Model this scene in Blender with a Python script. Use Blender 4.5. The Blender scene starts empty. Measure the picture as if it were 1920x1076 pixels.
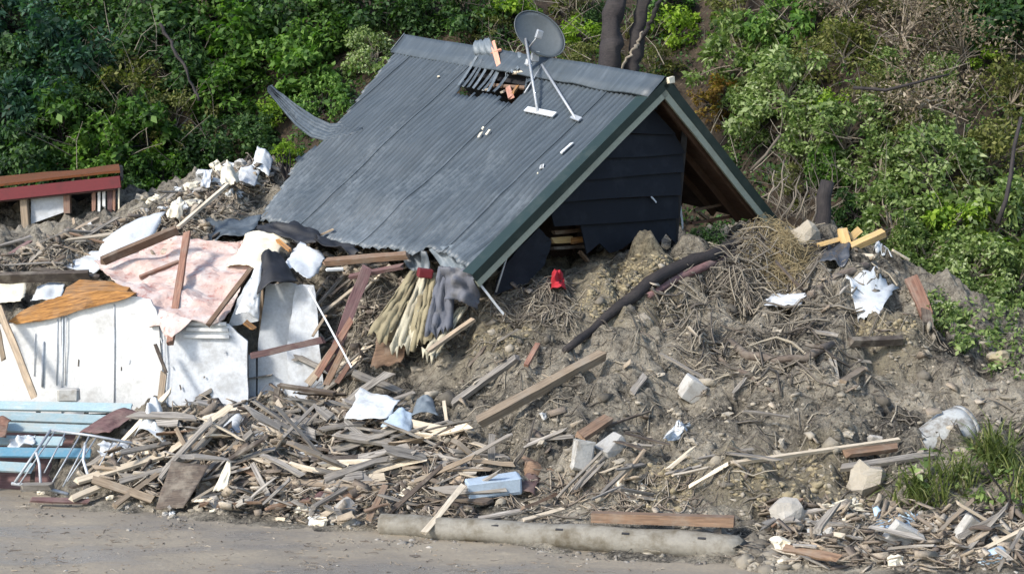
import bpy, bmesh, math, random
import numpy as np
from mathutils import Vector, Matrix
from mathutils.geometry import tessellate_polygon

rng = random.Random(11)
nr = np.random.RandomState(5)
SC = bpy.context.scene
COL = SC.collection
R = math.radians

# ------------------------------------------------------------------ camera, sky, sun, exposure
FP, CH, YH = 2640.0, 3.5, 400.0                 # focal length in photo pixels, camera height, horizon row
PITCH = math.atan((538 - YH) / FP)
cam = bpy.data.cameras.new('camera')
cam.sensor_width = 36.0
cam.lens = 36.0 * FP / 1920.0
cam.clip_start, cam.clip_end = 0.1, 2000.0
camo = bpy.data.objects.new('camera', cam)
camo.location = (0, 0, CH)
camo.rotation_euler = (R(90) - PITCH, 0, 0)
COL.objects.link(camo)
SC.camera = camo

SUNV = Vector((-0.62, -0.56, 0.58)).normalized()
world = bpy.data.worlds.new('World')
SC.world = world
world.use_nodes = True
wn = world.node_tree
bg = wn.nodes['Background']
sky = wn.nodes.new('ShaderNodeTexSky')
sky.sky_type = 'NISHITA'
sky.sun_disc = False
sky.sun_elevation = math.asin(SUNV.z)
sky.sun_rotation = math.atan2(SUNV.x, SUNV.y)
wn.links.new(sky.outputs[0], bg.inputs[0])
bg.inputs[1].default_value = 0.15
sl = bpy.data.lights.new('sun', 'SUN')
sl.energy = 2.3
sl.angle = R(8)
sl.color = (1.0, 0.95, 0.87)
so = bpy.data.objects.new('sun', sl)
so.rotation_euler = SUNV.to_track_quat('Z', 'Y').to_euler()
so.location = SUNV * 60
COL.objects.link(so)
SC.view_settings.view_transform = 'Standard'
SC.view_settings.look = 'None'
SC.view_settings.exposure = 1.08
SC.view_settings.gamma = 1.0

# ------------------------------------------------------------------ geometry helpers
CP, SP = math.cos(PITCH), math.sin(PITCH)

def ray(px, py):
    a, b = (px - 960) / FP, -(py - 538) / FP
    return Vector((a, CP + b * SP, -SP + b * CP))

def P(px, py, D):
    d = ray(px, py)
    return Vector((0, 0, CH)) + d * (D / d.y)

def PIX(v):
    x, y, z = v[0], v[1], v[2] - CH
    d = y * CP - z * SP
    u = y * SP + z * CP
    return 960 + FP * x / d, 538 - FP * u / d

def ground_hit(px, py, z=0.0):
    d = ray(px, py)
    return Vector((0, 0, CH)) + d * ((z - CH) / d.z)

def _hash(i, j, s):
    n = (i * 374761393 + j * 668265263 + s * 974711) & 0x7fffffff
    n = ((n ^ (n >> 13)) * 1274126177) & 0x7fffffff
    return ((n ^ (n >> 16)) & 0xffff) / 65535.0

def vnoise(x, y, s=0):
    x = np.asarray(x, float); y = np.asarray(y, float)
    i = np.floor(x).astype(np.int64); j = np.floor(y).astype(np.int64)
    fx, fy = x - i, y - j
    fx = fx * fx * (3 - 2 * fx); fy = fy * fy * (3 - 2 * fy)
    a, b, c, d = _hash(i, j, s), _hash(i + 1, j, s), _hash(i, j + 1, s), _hash(i + 1, j + 1, s)
    return (a + (b - a) * fx) * (1 - fy) + (c + (d - c) * fx) * fy - 0.5

def fbm(x, y, f, o=3, s=0):
    r, a = 0.0, 1.0
    for k in range(o):
        r = r + a * vnoise(np.asarray(x) * f + 17.3 * k, np.asarray(y) * f - 9.1 * k, s + k)
        a *= 0.5; f *= 2.03
    return r

def clod_bumps(x, y, f, seed):
    """rounded lumps with creases between them (cellular), 0..1"""
    wx = x * f + 0.55 * fbm(x, y, f * .8, 2, seed + 5); wy = y * f + 0.55 * fbm(x, y, f * .8, 2, seed + 9)
    i = np.floor(wx).astype(np.int64); j = np.floor(wy).astype(np.int64)
    best = np.zeros_like(wx)
    for a in (-1, 0, 1):
        for b in (-1, 0, 1):
            cx = i + a + 0.15 + .7 * _hash(i + a, j + b, seed); cy = j + b + 0.15 + .7 * _hash(i + a, j + b, seed + 1)
            rr = 0.45 + .55 * _hash(i + a, j + b, seed + 2)
            d2 = ((wx - cx) ** 2 + (wy - cy) ** 2) / (rr * rr)
            best = np.maximum(best, np.sqrt(np.clip(1 - d2, 0, 1)) * rr)
    return best

WM = {}

def link(name, me, frame, parent=None):
    o = bpy.data.objects.new(name, me)
    COL.objects.link(o)
    frame = frame.copy() if frame else Matrix.Identity(4)
    WM[o.name] = frame
    if parent is not None:
        o.parent = parent
        o.matrix_basis = WM[parent.name].inverted() @ frame
    else:
        o.matrix_basis = frame
    return o

def tag(o, label=None, cat=None, group=None, kind=None):
    if label: o['label'] = label
    if cat: o['category'] = cat
    if group: o['group'] = group
    if kind: o['kind'] = kind
    return o

def empty(name, label, cat, loc, frame=None, group=None):
    m = frame.copy() if frame else Matrix.Identity(4)
    m.translation = Vector(loc)
    o = bpy.data.objects.new(name, None)
    o.empty_display_size = 0.2
    COL.objects.link(o)
    o.matrix_basis = m
    WM[o.name] = m
    return tag(o, label, cat, group)

def mk(name, verts, faces, mat, parent=None, frame=None, smooth=False):
    """verts in world space; stored relative to frame (default: parent's frame, else centroid)"""
    verts = [Vector(v) for v in verts]
    if frame is None:
        if parent is not None:
            frame = WM[parent.name]
        else:
            c = Vector((0, 0, 0))
            for v in verts: c += v
            frame = Matrix.Translation(c / len(verts))
    inv = frame.inverted()
    me = bpy.data.meshes.new(name)
    me.from_pydata([inv @ v for v in verts], [], faces)
    me.materials.append(mat)
    if smooth:
        me.polygons.foreach_set('use_smooth', [True] * len(me.polygons))
    me.update()
    return link(name, me, frame, parent)

def mesh_np(name, V, Fc, mat, smooth=False):
    V = np.asarray(V, np.float32); Fc = np.asarray(Fc, np.int32)
    me = bpy.data.meshes.new(name)
    n, k = Fc.shape
    me.vertices.add(len(V)); me.vertices.foreach_set('co', V.ravel())
    me.loops.add(n * k); me.loops.foreach_set('vertex_index', Fc.ravel())
    me.polygons.add(n); me.polygons.foreach_set('loop_start', np.arange(n, dtype=np.int32) * k)
    me.polygons.foreach_set('loop_total', np.full(n, k, np.int32))
    if smooth: me.polygons.foreach_set('use_smooth', np.ones(n, bool))
    me.materials.append(mat)
    me.update(calc_edges=True)
    return me

def frame_from(p0, p1, up=(0, 0, 1), roll=0.0):
    x = (p1 - p0).normalized()
    u = Vector(up)
    y = u.cross(x)
    if y.length < 1e-4: y = Vector((0, 1, 0)).cross(x)
    y.normalize()
    z = x.cross(y)
    m = Matrix((x, y, z)).transposed()
    if roll: m = m @ Matrix.Rotation(roll, 3, 'X')
    m = m.to_4x4()
    m.translation = p0
    return m

def board_mesh(name, L, w, t, mat, jag=0.5, bow=0.0, n=5, seed=0, chip=0.0):
    """plank along +X with ragged snapped ends and slightly uneven long edges"""
    r = random.Random(seed)
    V, Fc = [], []
    j0 = [r.uniform(0, jag * w * 2) for _ in range(4)]
    j1 = [r.uniform(0, jag * w * 2) for _ in range(4)]
    for i in range(n + 1):
        s = i / n
        k = 4 * bow * s * (1 - s)
        ya, yb = -w / 2 + r.uniform(0, chip) * w, w / 2 - r.uniform(0, chip) * w
        for q, (y, z) in enumerate(((ya, -t / 2), (yb, -t / 2), (yb, t / 2), (ya, t / 2))):
            x = s * L
            if i == 0: x += j0[q if r.random() < 2 else 0]
            if i == n: x -= j1[q]
            V.append((x, y, z + k))
    for i in range(n):
        for q in range(4):
            a, b = i * 4 + q, i * 4 + (q + 1) % 4
            Fc.append((a, a + 4, b + 4, b))
    Fc.append((0, 1, 2, 3)); Fc.append((n * 4 + 3, n * 4 + 2, n * 4 + 1, n * 4))
    me = bpy.data.meshes.new(name)
    me.from_pydata(V, [], Fc); me.materials.append(mat); me.update()
    return me

def plank(name, p0, p1, w, t, mat, up=(0, 0, 1), roll=0.0, jag=0.5, bow=0.0, parent=None, chip=0.12):
    L = (p1 - p0).length
    me = board_mesh(name, L, w, t, mat, jag, bow, max(3, int(L / 0.25)), rng.randrange(1 << 30), chip)
    return link(name, me, frame_from(p0, p1, up, roll), parent)

def box(name, p0, p1, w, t, mat, up=(0, 0, 1), roll=0.0, parent=None):
    return plank(name, p0, p1, w, t, mat, up, roll, 0.0, 0.0, parent, 0.0)

def tube_geo(pts, rad, sides=8, cap=True, V=None, Fc=None):
    V = [] if V is None else V
    Fc = [] if Fc is None else Fc
    base = len(V)
    pts = [Vector(p) for p in pts]
    n = len(pts)
    if not isinstance(rad, (list, tuple)): rad = [rad] * n
    prev = None
    for i, p in enumerate(pts):
        d = (pts[min(i + 1, n - 1)] - pts[max(i - 1, 0)]).normalized()
        if prev is None:
            a = Vector((0, 0, 1)) if abs(d.z) < 0.9 else Vector((1, 0, 0))
            u = d.cross(a).normalized()
        else:
            u = (prev - d * prev.dot(d)).normalized()
        prev = u
        v = d.cross(u)
        for k in range(sides):
            a = 2 * math.pi * k / sides
            V.append(p + (u * math.cos(a) + v * math.sin(a)) * rad[i])
    for i in range(n - 1):
        for k in range(sides):
            a, b = base + i * sides + k, base + i * sides + (k + 1) % sides
            Fc.append((a, b, b + sides, a + sides))
    if cap:
        Fc.append(tuple(base + k for k in reversed(range(sides))))
        Fc.append(tuple(base + (n - 1) * sides + k for k in range(sides)))
    return V, Fc

def tube(name, pts, rad, mat, sides=8, parent=None, smooth=True, frame=None):
    V, Fc = tube_geo(pts, rad, sides)
    if frame is None and parent is None:
        frame = frame_from(Vector(pts[0]), Vector(pts[-1]))
    return mk(name, V, Fc, mat, parent, frame, smooth)

def wiggle(p0, p1, n, amp, seed=0, sag=0.0):
    r = random.Random(seed)
    out = []
    for i in range(n + 1):
        s = i / n
        e = math.sin(math.pi * s)
        j = Vector((r.uniform(-1, 1), r.uniform(-1, 1), r.uniform(-1, 1))) * amp * (0.3 + 0.7 * e)
        out.append(p0.lerp(p1, s) + j - Vector((0, 0, sag * e)))
    return out

def thick_sheet(name, grid, t, mat, parent=None, smooth=False, keep=None, frame=None):
    """grid[i][j] of world points -> two-sided sheet of thickness t"""
    n, m = len(grid), len(grid[0])
    N = [[None] * m for _ in range(n)]
    for i in range(n):
        for j in range(m):
            a = grid[min(i + 1, n - 1)][j] - grid[max(i - 1, 0)][j]
            b = grid[i][min(j + 1, m - 1)] - grid[i][max(j - 1, 0)]
            c = a.cross(b)
            N[i][j] = c.normalized() if c.length > 1e-9 else Vector((0, 0, 1))
    V = [grid[i][j] for i in range(n) for j in range(m)]
    K = len(V)
    V += [grid[i][j] - N[i][j] * t for i in range(n) for j in range(m)]
    q = set()
    for i in range(n - 1):
        for j in range(m - 1):
            if keep is None or keep(i, j): q.add((i, j))
    Fc = []
    ix = lambda i, j: i * m + j
    for (i, j) in q:
        a, b, c, d = ix(i, j), ix(i + 1, j), ix(i + 1, j + 1), ix(i, j + 1)
        Fc.append((a, b, c, d)); Fc.append((a + K, d + K, c + K, b + K))
        for (ni, nj, e, f) in ((i - 1, j, d, a), (i + 1, j, b, c), (i, j - 1, a, b), (i, j + 1, c, d)):
            if (ni, nj) not in q: Fc.append((f, e, e + K, f + K))
    return mk(name, V, Fc, mat, parent, frame, smooth)

def patch(c, nx, ny, bend=0.0, jag=0.0, seed=0, wob=0.0, axis=None):
    """bilinear patch of 4 world corners (c0 c1 along u, c3 c2), ragged edges, bent along normal"""
    r = random.Random(seed)
    nrm = (c[1] - c[0]).cross(c[3] - c[0]).normalized()
    sx, sy = r.uniform(0, 50), r.uniform(0, 50)
    g = []
    for i in range(nx + 1):
        row = []
        for j in range(ny + 1):
            u, v = i / nx, j / ny
            if jag:
                if i in (0, nx): u += jag * (1.8 * float(vnoise(j * 5.0 / ny + sx, i * 3.1, 7)) + .25 * r.uniform(-1, 1))
                if j in (0, ny): v += jag * (1.8 * float(vnoise(i * 5.0 / nx + sy, j * 3.7, 8)) + .25 * r.uniform(-1, 1))
            p = c[0] * (1 - u) * (1 - v) + c[1] * u * (1 - v) + c[2] * u * v + c[3] * (1 - u) * v
            k = bend * 4 * u * (1 - u)
            if wob: k += wob * float(fbm(u * 3 + sx, v * 3 + sy, 1.0, 2, seed % 97)) * 2
            row.append(p + nrm * k)
        g.append(row)
    return g

def sheet(name, label, cat, cs, mat, t=0.008, nx=15, ny=13, bend=0.0, jag=0.06, wob=0.03, parent=None, group=None):
    s = rng.randrange(1 << 20)
    c = [P(*q) if q[2] is not None else G(q[0], q[1], 0.04) for q in cs]
    g = patch(c, nx, ny, bend, jag, s, wob)
    if cs[0][2] is None:
        for row in g:
            for v in row: v.z = max(v.z, T(v.x, v.y) + 0.02 + 0.02 * rng.random())
    o = thick_sheet(name, g, t, mat, parent, True,
                    frame=None if parent else frame_from(c[0], c[1], (c[1]-c[0]).cross(c[3]-c[0])))
    return tag(o, label, cat, group) if parent is None else o

def poly_sheet(name, pts, t, mat, cuts=3, wob=0.02, parent=None, fr=None):
    """torn sheet whose outline is a polygon of world points"""
    bm = bmesh.new()
    vs = [bm.verts.new(p) for p in pts]
    for tri in tessellate_polygon([pts]):
        try: bm.faces.new([vs[k] for k in tri])
        except ValueError: pass
    bmesh.ops.recalc_face_normals(bm, faces=bm.faces)
    for _ in range(cuts):
        es = [e for e in bm.edges if e.calc_length() > 0.12]
        if es: bmesh.ops.subdivide_edges(bm, edges=es, cuts=1, use_grid_fill=False)
        bmesh.ops.triangulate(bm, faces=[f for f in bm.faces if len(f.verts) > 3])
    bm.normal_update()
    for v in bm.verts:
        v.co += v.normal * wob * 2 * float(fbm(v.co.x, v.co.z + v.co.y, 2.4, 3, 3))
        if v.is_boundary: v.co += Vector((rng.uniform(-1, 1), rng.uniform(-1, 1), rng.uniform(-1, 1))) * 0.012
    r = bmesh.ops.solidify(bm, geom=bm.faces[:], thickness=t)
    fr = fr or Matrix.Translation(pts[0])
    bm.transform(fr.inverted())
    me = bpy.data.meshes.new(name)
    bm.to_mesh(me); bm.free()
    me.materials.append(mat)
    return link(name, me, fr, parent)

def chunk(name, c, size, mat, rot=None, jit=0.12, parent=None, bevel=0.12):
    """broken block: bevelled, jittered box"""
    bm = bmesh.new()
    bmesh.ops.create_cube(bm, size=1.0)
    for v in bm.verts: v.co = Vector((v.co.x * size[0], v.co.y * size[1], v.co.z * size[2]))
    bmesh.ops.bevel(bm, geom=bm.edges[:], offset=bevel * min(size), segments=1, affect='EDGES')
    for v in bm.verts:
        v.co += Vector((rng.uniform(-1, 1), rng.uniform(-1, 1), rng.uniform(-1, 1))) * jit * min(size)
    me = bpy.data.meshes.new(name)
    bm.to_mesh(me); bm.free()
    me.materials.append(mat)
    e = rot or (rng.uniform(-.5, .5), rng.uniform(-.5, .5), rng.uniform(0, 6.28))
    m = Matrix.LocRotScale(Vector(c), __import__('mathutils').Euler(e), None)
    return link(name, me, m, parent)

def rock(name, c, size, mat, seed=0, rough=0.5):
    bm = bmesh.new(); bmesh.ops.create_icosphere(bm, subdivisions=2, radius=0.5)
    r = random.Random(seed)
    for v in bm.verts:
        d = v.co.normalized()
        k = 1 + rough * 1.6 * float(fbm(d.x * 1.7 + seed % 31, d.y * 1.7 + d.z * 2.3, 1.0, 2, seed % 17)) + rough * r.uniform(-.12, .12)
        v.co = Vector((v.co.x * size[0], v.co.y * size[1], v.co.z * size[2])) * k
    me = bpy.data.meshes.new(name); bm.to_mesh(me); bm.free(); me.materials.append(mat)
    m = Matrix.LocRotScale(Vector(c), __import__('mathutils').Euler((r.uniform(-.4, .4), r.uniform(-.4, .4), r.uniform(0, 6.28))), None)
    return link(name, me, m)

# ------------------------------------------------------------------ materials
def ramp(nt, fac, stops):
    n = nt.nodes.new('ShaderNodeValToRGB')
    e = n.color_ramp.elements
    while len(e) < len(stops): e.new(0.5)
    for k, (p, c) in enumerate(stops):
        e[k].position = p; e[k].color = (*c, 1)
    nt.links.new(fac, n.inputs[0])
    return n.outputs[0]

def noise_tex(nt, vec, scale, detail=6, rough=0.6, dist=0.0):
    n = nt.nodes.new('ShaderNodeTexNoise')
    n.inputs['Scale'].default_value = scale
    n.inputs['Detail'].default_value = detail
    n.inputs['Roughness'].default_value = rough
    n.inputs['Distortion'].default_value = dist
    if vec: nt.links.new(vec, n.inputs['Vector'])
    return n.outputs[0]

def mixc(nt, fac, a, b, mode='MIX'):
    n = nt.nodes.new('ShaderNodeMix')
    n.data_type = 'RGBA'; n.blend_type = mode
    def put(sock, v):
        if isinstance(v, (tuple, list)): sock.default_value = (*v[:3], 1)
        elif isinstance(v, (int, float)): sock.default_value = v
        else: nt.links.new(v, sock)
    put(n.inputs[0], fac); put(n.inputs[6], a); put(n.inputs[7], b)
    return n.outputs[2]

def math_n(nt, op, a, b=0.0):
    n = nt.nodes.new('ShaderNodeMath'); n.operation = op
    for k, v in enumerate((a, b)):
        if isinstance(v, (int, float)): n.inputs[k].default_value = v
        else: nt.links.new(v, n.inputs[k])
    return n.outputs[0]

def base_mat(name):
    m = bpy.data.materials.new(name)
    m.use_nodes = True
    nt = m.node_tree
    b = nt.nodes['Principled BSDF']
    tc = nt.nodes.new('ShaderNodeTexCoord')
    oi = nt.nodes.new('ShaderNodeObjectInfo')
    off = nt.nodes.new('ShaderNodeVectorMath'); off.operation = 'ADD'
    sc = nt.nodes.new('ShaderNodeVectorMath'); sc.operation = 'SCALE'
    cb = nt.nodes.new('ShaderNodeCombineXYZ')
    for k in range(3): nt.links.new(oi.outputs['Random'], cb.inputs[k])
    nt.links.new(cb.outputs[0], sc.inputs[0]); sc.inputs['Scale'].default_value = 37.0
    nt.links.new(tc.outputs['Object'], off.inputs[0]); nt.links.new(sc.outputs[0], off.inputs[1])
    return m, nt, b, off.outputs[0], oi.outputs['Random']

def bump(nt, b, h, strength=0.4, dist=0.01):
    n = nt.nodes.new('ShaderNodeBump')
    n.inputs['Strength'].default_value = strength
    n.inputs['Distance'].default_value = dist
    nt.links.new(h, n.inputs['Height'])
    nt.links.new(n.outputs[0], b.inputs['Normal'])

MUD = (0.22, 0.19, 0.15)

def wood(name, dark, light, mud=0.7, rough=0.85, var=0.35):
    m, nt, b, vec, rnd = base_mat(name)
    mp = nt.nodes.new('ShaderNodeMapping')
    mp.inputs['Scale'].default_value = (1.6, 26, 26)
    nt.links.new(vec, mp.inputs['Vector'])
    g = noise_tex(nt, mp.outputs[0], 2.0, 6, 0.65, 0.4)
    c = ramp(nt, g, [(0.32, dark), (0.68, light)])
    v = math_n(nt, 'ADD', math_n(nt, 'MULTIPLY', rnd, 2 * var), 1 - var)
    cb = nt.nodes.new('ShaderNodeCombineXYZ')
    for k in range(3): nt.links.new(v, cb.inputs[k])
    c = mixc(nt, 1.0, c, cb.outputs[0], 'MULTIPLY')
    d = noise_tex(nt, vec, 3.5, 5, 0.7)
    dm = ramp(nt, d, [(0.48, (0, 0, 0)), (0.66, (1, 1, 1))])
    c = mixc(nt, math_n(nt, 'MULTIPLY', dm, mud), c, MUD)
    nt.links.new(c, b.inputs['Base Color'])
    b.inputs['Roughness'].default_value = rough
    bump(nt, b, g, 0.5, 0.006)
    return m

def painted(name, col, stain=(0.25, 0.22, 0.18), amt=0.5, rough=0.6, metal=0.0, scale=2.2, bmp=0.15, thr=0.5, var=0.0, scuff=None):
    m, nt, b, vec, rnd = base_mat(name)
    s = noise_tex(nt, vec, scale, 8, 0.68)
    k = ramp(nt, s, [(thr, (0, 0, 0)), (thr + 0.2, (1, 1, 1))])
    s2 = noise_tex(nt, vec, scale * 9, 5, 0.7)
    c0 = ramp(nt, s2, [(0.3, tuple(x * 0.86 for x in col)), (0.7, tuple(min(1, x * 1.1) for x in col))])
    c = mixc(nt, math_n(nt, 'MULTIPLY', k, amt), c0, stain)
    if scuff:
        mp = nt.nodes.new('ShaderNodeMapping'); mp.inputs['Scale'].default_value = scuff[2]
        nt.links.new(vec, mp.inputs['Vector'])
        q = noise_tex(nt, mp.outputs[0], 3.0, 8, 0.75)
        qk = ramp(nt, q, [(scuff[3], (0, 0, 0)), (scuff[3] + 0.14, (1, 1, 1))])
        c = mixc(nt, math_n(nt, 'MULTIPLY', qk, scuff[1]), c, scuff[0])
    if var:
        v = math_n(nt, 'ADD', math_n(nt, 'MULTIPLY', rnd, 2 * var), 1 - var)
        cb = nt.nodes.new('ShaderNodeCombineXYZ')
        for q in range(3): nt.links.new(v, cb.inputs[q])
        c = mixc(nt, 1.0, c, cb.outputs[0], 'MULTIPLY')
    nt.links.new(c, b.inputs['Base Color'])
    b.inputs['Specular IOR Level'].default_value = 0.35 if name != 'navy_weatherboard' else 0.12
    rr = math_n(nt, 'ADD', math_n(nt, 'MULTIPLY', s2, 0.3), rough - 0.15)
    nt.links.new(rr, b.inputs['Roughness'])
    b.inputs['Metallic'].default_value = metal
    bump(nt, b, s2, bmp, 0.01)
    return m

def soil(name, cols, scale=1.0, island=False):
    m, nt, b, vec, rnd = base_mat(name)
    a = noise_tex(nt, vec, 0.9 * scale, 8, 0.7, 0.5)
    f = noise_tex(nt, vec, 14 * scale, 8, 0.75)
    mm = math_n(nt, 'ADD', math_n(nt, 'MULTIPLY', a, 0.55), math_n(nt, 'MULTIPLY', f, 0.45))
    if island:
        ge = nt.nodes.new('ShaderNodeNewGeometry')
        mm = math_n(nt, 'ADD', math_n(nt, 'MULTIPLY', mm, 0.45), math_n(nt, 'MULTIPLY', ge.outputs['Random Per Island'], 0.55))
    n = len(cols)
    lo, hi = (0.38, 0.62) if not island else (0.1, 0.9)
    c = ramp(nt, mm, [(lo + (hi - lo) * k / (n - 1), q) for k, q in enumerate(cols)])
    nt.links.new(c, b.inputs['Base Color'])
    b.inputs['Roughness'].default_value = 0.95
    b.inputs['Specular IOR Level'].default_value = 0.2
    bump(nt, b, f, 0.8, 0.03)
    return m

def leafmat(name, cols, trans=0.3, rough=0.6):
    m = bpy.data.materials.new(name); m.use_nodes = True
    nt = m.node_tree
    b = nt.nodes['Principled BSDF']
    ge = nt.nodes.new('ShaderNodeNewGeometry')
    tc = nt.nodes.new('ShaderNodeTexCoord')
    oi = nt.nodes.new('ShaderNodeObjectInfo')
    nz = noise_tex(nt, tc.outputs['Object'], 1.6, 3, 0.6)
    f = math_n(nt, 'ADD', math_n(nt, 'MULTIPLY', ge.outputs['Random Per Island'], 0.55), math_n(nt, 'MULTIPLY', nz, 0.45))
    f = math_n(nt, 'ADD', f, math_n(nt, 'MULTIPLY', math_n(nt, 'SUBTRACT', oi.outputs['Random'], 0.5), 0.2))
    n = len(cols)
    c = ramp(nt, f, [(0.15 + 0.7 * k / (n - 1), q) for k, q in enumerate(cols)])
    nt.links.new(c, b.inputs['Base Color'])
    b.inputs['Roughness'].default_value = rough
    b.inputs['Specular IOR Level'].default_value = 0.3
    tr = nt.nodes.new('ShaderNodeBsdfTranslucent')
    c2 = mixc(nt, 1.0, c, (1.0, 1.25, 0.5), 'MULTIPLY')
    nt.links.new(c2, tr.inputs[0])
    mx = nt.nodes.new('ShaderNodeMixShader'); mx.inputs[0].default_value = trans
    nt.links.new(b.outputs[0], mx.inputs[1]); nt.links.new(tr.outputs[0], mx.inputs[2])
    nt.links.new(mx.outputs[0], nt.nodes['Material Output'].inputs[0])
    return m

M = {}
M['grey_wood'] = wood('weathered_grey_wood', (0.065, 0.056, 0.048), (0.34, 0.31, 0.27))
M['tan_wood'] = wood('tan_wood', (0.17, 0.125, 0.085), (0.40, 0.31, 0.215))
M['pale_wood'] = wood('pale_wood', (0.42, 0.34, 0.24), (0.66, 0.57, 0.44), 0.35)
M['dark_wood'] = wood('dark_wet_wood', (0.03, 0.022, 0.018), (0.10, 0.075, 0.055))
M['brown_wood'] = wood('brown_wood', (0.085, 0.05, 0.032), (0.23, 0.145, 0.09), 0.5)
M['red_wood'] = wood('red_brown_wood', (0.11, 0.05, 0.034), (0.28, 0.15, 0.10), 0.45)
M['mauve_wood'] = wood('mauve_brown_wood', (0.07, 0.035, 0.035), (0.17, 0.095, 0.09), 0.3)
M['orange_wood'] = wood('orange_rotten_timber', (0.10, 0.04, 0.012), (0.43, 0.21, 0.06), 0.25)
M['yellow_wood'] = wood('fresh_yellow_timber', (0.40, 0.25, 0.09), (0.58, 0.41, 0.19), 0.4, var=0.15)
M['pole'] = painted('concrete_pole', (0.215, 0.20, 0.168), (0.085, 0.068, 0.042), 0.95, 0.75, scale=3.2, bmp=0.5, thr=0.44, scuff=((0.10, 0.085, 0.06), 0.7, (1, 5, 5), 0.56))
M['concrete'] = painted('broken_concrete', (0.38, 0.37, 0.345), (0.16, 0.135, 0.10), 0.85, 0.9, scale=4, bmp=0.5, var=0.2)
M['white'] = painted('white_painted_board', (0.64, 0.635, 0.61), (0.30, 0.285, 0.26), 0.7, 0.6, scale=2.6, thr=0.53, bmp=0.2, scuff=((0.30, 0.28, 0.25), 0.55, (6, 6, 1.1), 0.60))
M['white_sheet'] = painted('white_torn_sheet', (0.50, 0.52, 0.53), (0.24, 0.21, 0.175), 0.8, 0.5, scale=3, thr=0.55, bmp=0.15)
M['cream'] = painted('cream_board', (0.66, 0.60, 0.47), (0.30, 0.24, 0.17), 0.5, 0.8, scale=5, bmp=0.3)
M['pink'] = painted('pink_lined_board', (0.47, 0.335, 0.29), (0.55, 0.50, 0.465), 0.85, 0.8, scale=3.4, thr=0.42, bmp=0.5, scuff=((0.30, 0.075, 0.055), 0.85, (2.4, 2.4, 2.4), 0.54))
M['stained_shaded_white'] = painted('stained_shaded_board', (0.60, 0.62, 0.64), (0.25, 0.24, 0.22), 0.7, 0.6, scale=2.2, thr=0.47, bmp=0.15, scuff=((0.2, 0.19, 0.18), 0.5, (9, 9, 0.8), 0.58))  # grey stains, plus the shadow on the middle wall panel put into colour
M['grey_panel'] = painted('grey_stained_panel', (0.47, 0.49, 0.51), (0.23, 0.22, 0.20), 0.5, 0.7, scale=3, bmp=0.2)
M['blue'] = painted('pale_blue_paint', (0.26, 0.35, 0.37), (0.34, 0.34, 0.30), 0.8, 0.6, scale=4.0, thr=0.47, var=0.15, bmp=0.3, scuff=((0.5, 0.55, 0.56), 0.6, (1, 7, 7), 0.56))
M['deep_blue'] = painted('deep_blue_paint', (0.10, 0.23, 0.31), (0.25, 0.28, 0.28), 0.8, 0.5, scale=3.0)
M['steel'] = painted('galvanised_steel', (0.36, 0.38, 0.40), (0.2, 0.17, 0.14), 0.4, 0.5, metal=0.35, scale=6)
def roof_mat():
    m, nt, b, vec, rnd = base_mat('charcoal_roof_paint')
    tc = nt.nodes.new('ShaderNodeTexCoord'); ob = tc.outputs['Object']
    sep = nt.nodes.new('ShaderNodeSeparateXYZ'); nt.links.new(ob, sep.inputs[0])
    mp = nt.nodes.new('ShaderNodeMapping'); mp.inputs['Scale'].default_value = (9, 0.8, 0.8); nt.links.new(ob, mp.inputs['Vector'])
    st = noise_tex(nt, mp.outputs[0], 1.6, 8, 0.72, 0.2)          # streaks down the slope
    bl = noise_tex(nt, ob, 1.1, 5, 0.6)
    fn = noise_tex(nt, ob, 9, 8, 0.75)
    c = ramp(nt, st, [(0.32, (0.036, 0.047, 0.055)), (0.52, (0.052, 0.066, 0.078)), (0.70, (0.085, 0.104, 0.120))])
    c = mixc(nt, math_n(nt, 'MULTIPLY', ramp(nt, bl, [(0.5, (0, 0, 0)), (0.64, (1, 1, 1))]), 0.3), c, (0.046, 0.058, 0.066))
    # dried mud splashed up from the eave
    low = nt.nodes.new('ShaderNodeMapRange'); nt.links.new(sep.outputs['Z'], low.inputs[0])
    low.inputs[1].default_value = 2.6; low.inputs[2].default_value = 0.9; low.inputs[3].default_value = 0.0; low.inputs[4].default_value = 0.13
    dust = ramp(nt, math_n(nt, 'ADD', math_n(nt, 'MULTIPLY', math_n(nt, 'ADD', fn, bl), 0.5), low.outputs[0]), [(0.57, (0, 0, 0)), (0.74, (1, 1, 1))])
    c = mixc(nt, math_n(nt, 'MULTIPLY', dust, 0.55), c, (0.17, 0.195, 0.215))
    nt.links.new(c, b.inputs['Base Color'])
    nt.links.new(math_n(nt, 'ADD', math_n(nt, 'MULTIPLY', fn, 0.35), 0.32), b.inputs['Roughness'])
    bump(nt, b, fn, 0.15, 0.01)
    return m
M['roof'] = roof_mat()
M['roof_old'] = painted('scraped_roof_paint', (0.13, 0.155, 0.175), (0.30, 0.32, 0.33), 0.5, 0.5, scale=5, bmp=0.15)
M['barge_dark'] = painted('dark_green_flashing', (0.016, 0.030, 0.027), (0.06, 0.07, 0.06), 0.5, 0.45, scale=3)
M['barge_pale'] = painted('grey_green_bargeboard', (0.28, 0.305, 0.25), (0.18, 0.18, 0.14), 0.5, 0.6, scale=3)
M['navy'] = painted('navy_weatherboard', (0.014, 0.0165, 0.0225), (0.030, 0.034, 0.042), 0.6, 0.75, scale=2.0, bmp=0.15, var=0.15)
M['black'] = painted('black_lining_and_shade', (0.015, 0.015, 0.017), (0.05, 0.05, 0.055), 0.5, 0.6, scale=4)  # near-black for lining and dark trim, also painted shade in gaps
M['tarp'] = painted('dark_grey_plastic', (0.05, 0.055, 0.065), (0.16, 0.16, 0.16), 0.5, 0.35, scale=4)
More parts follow.
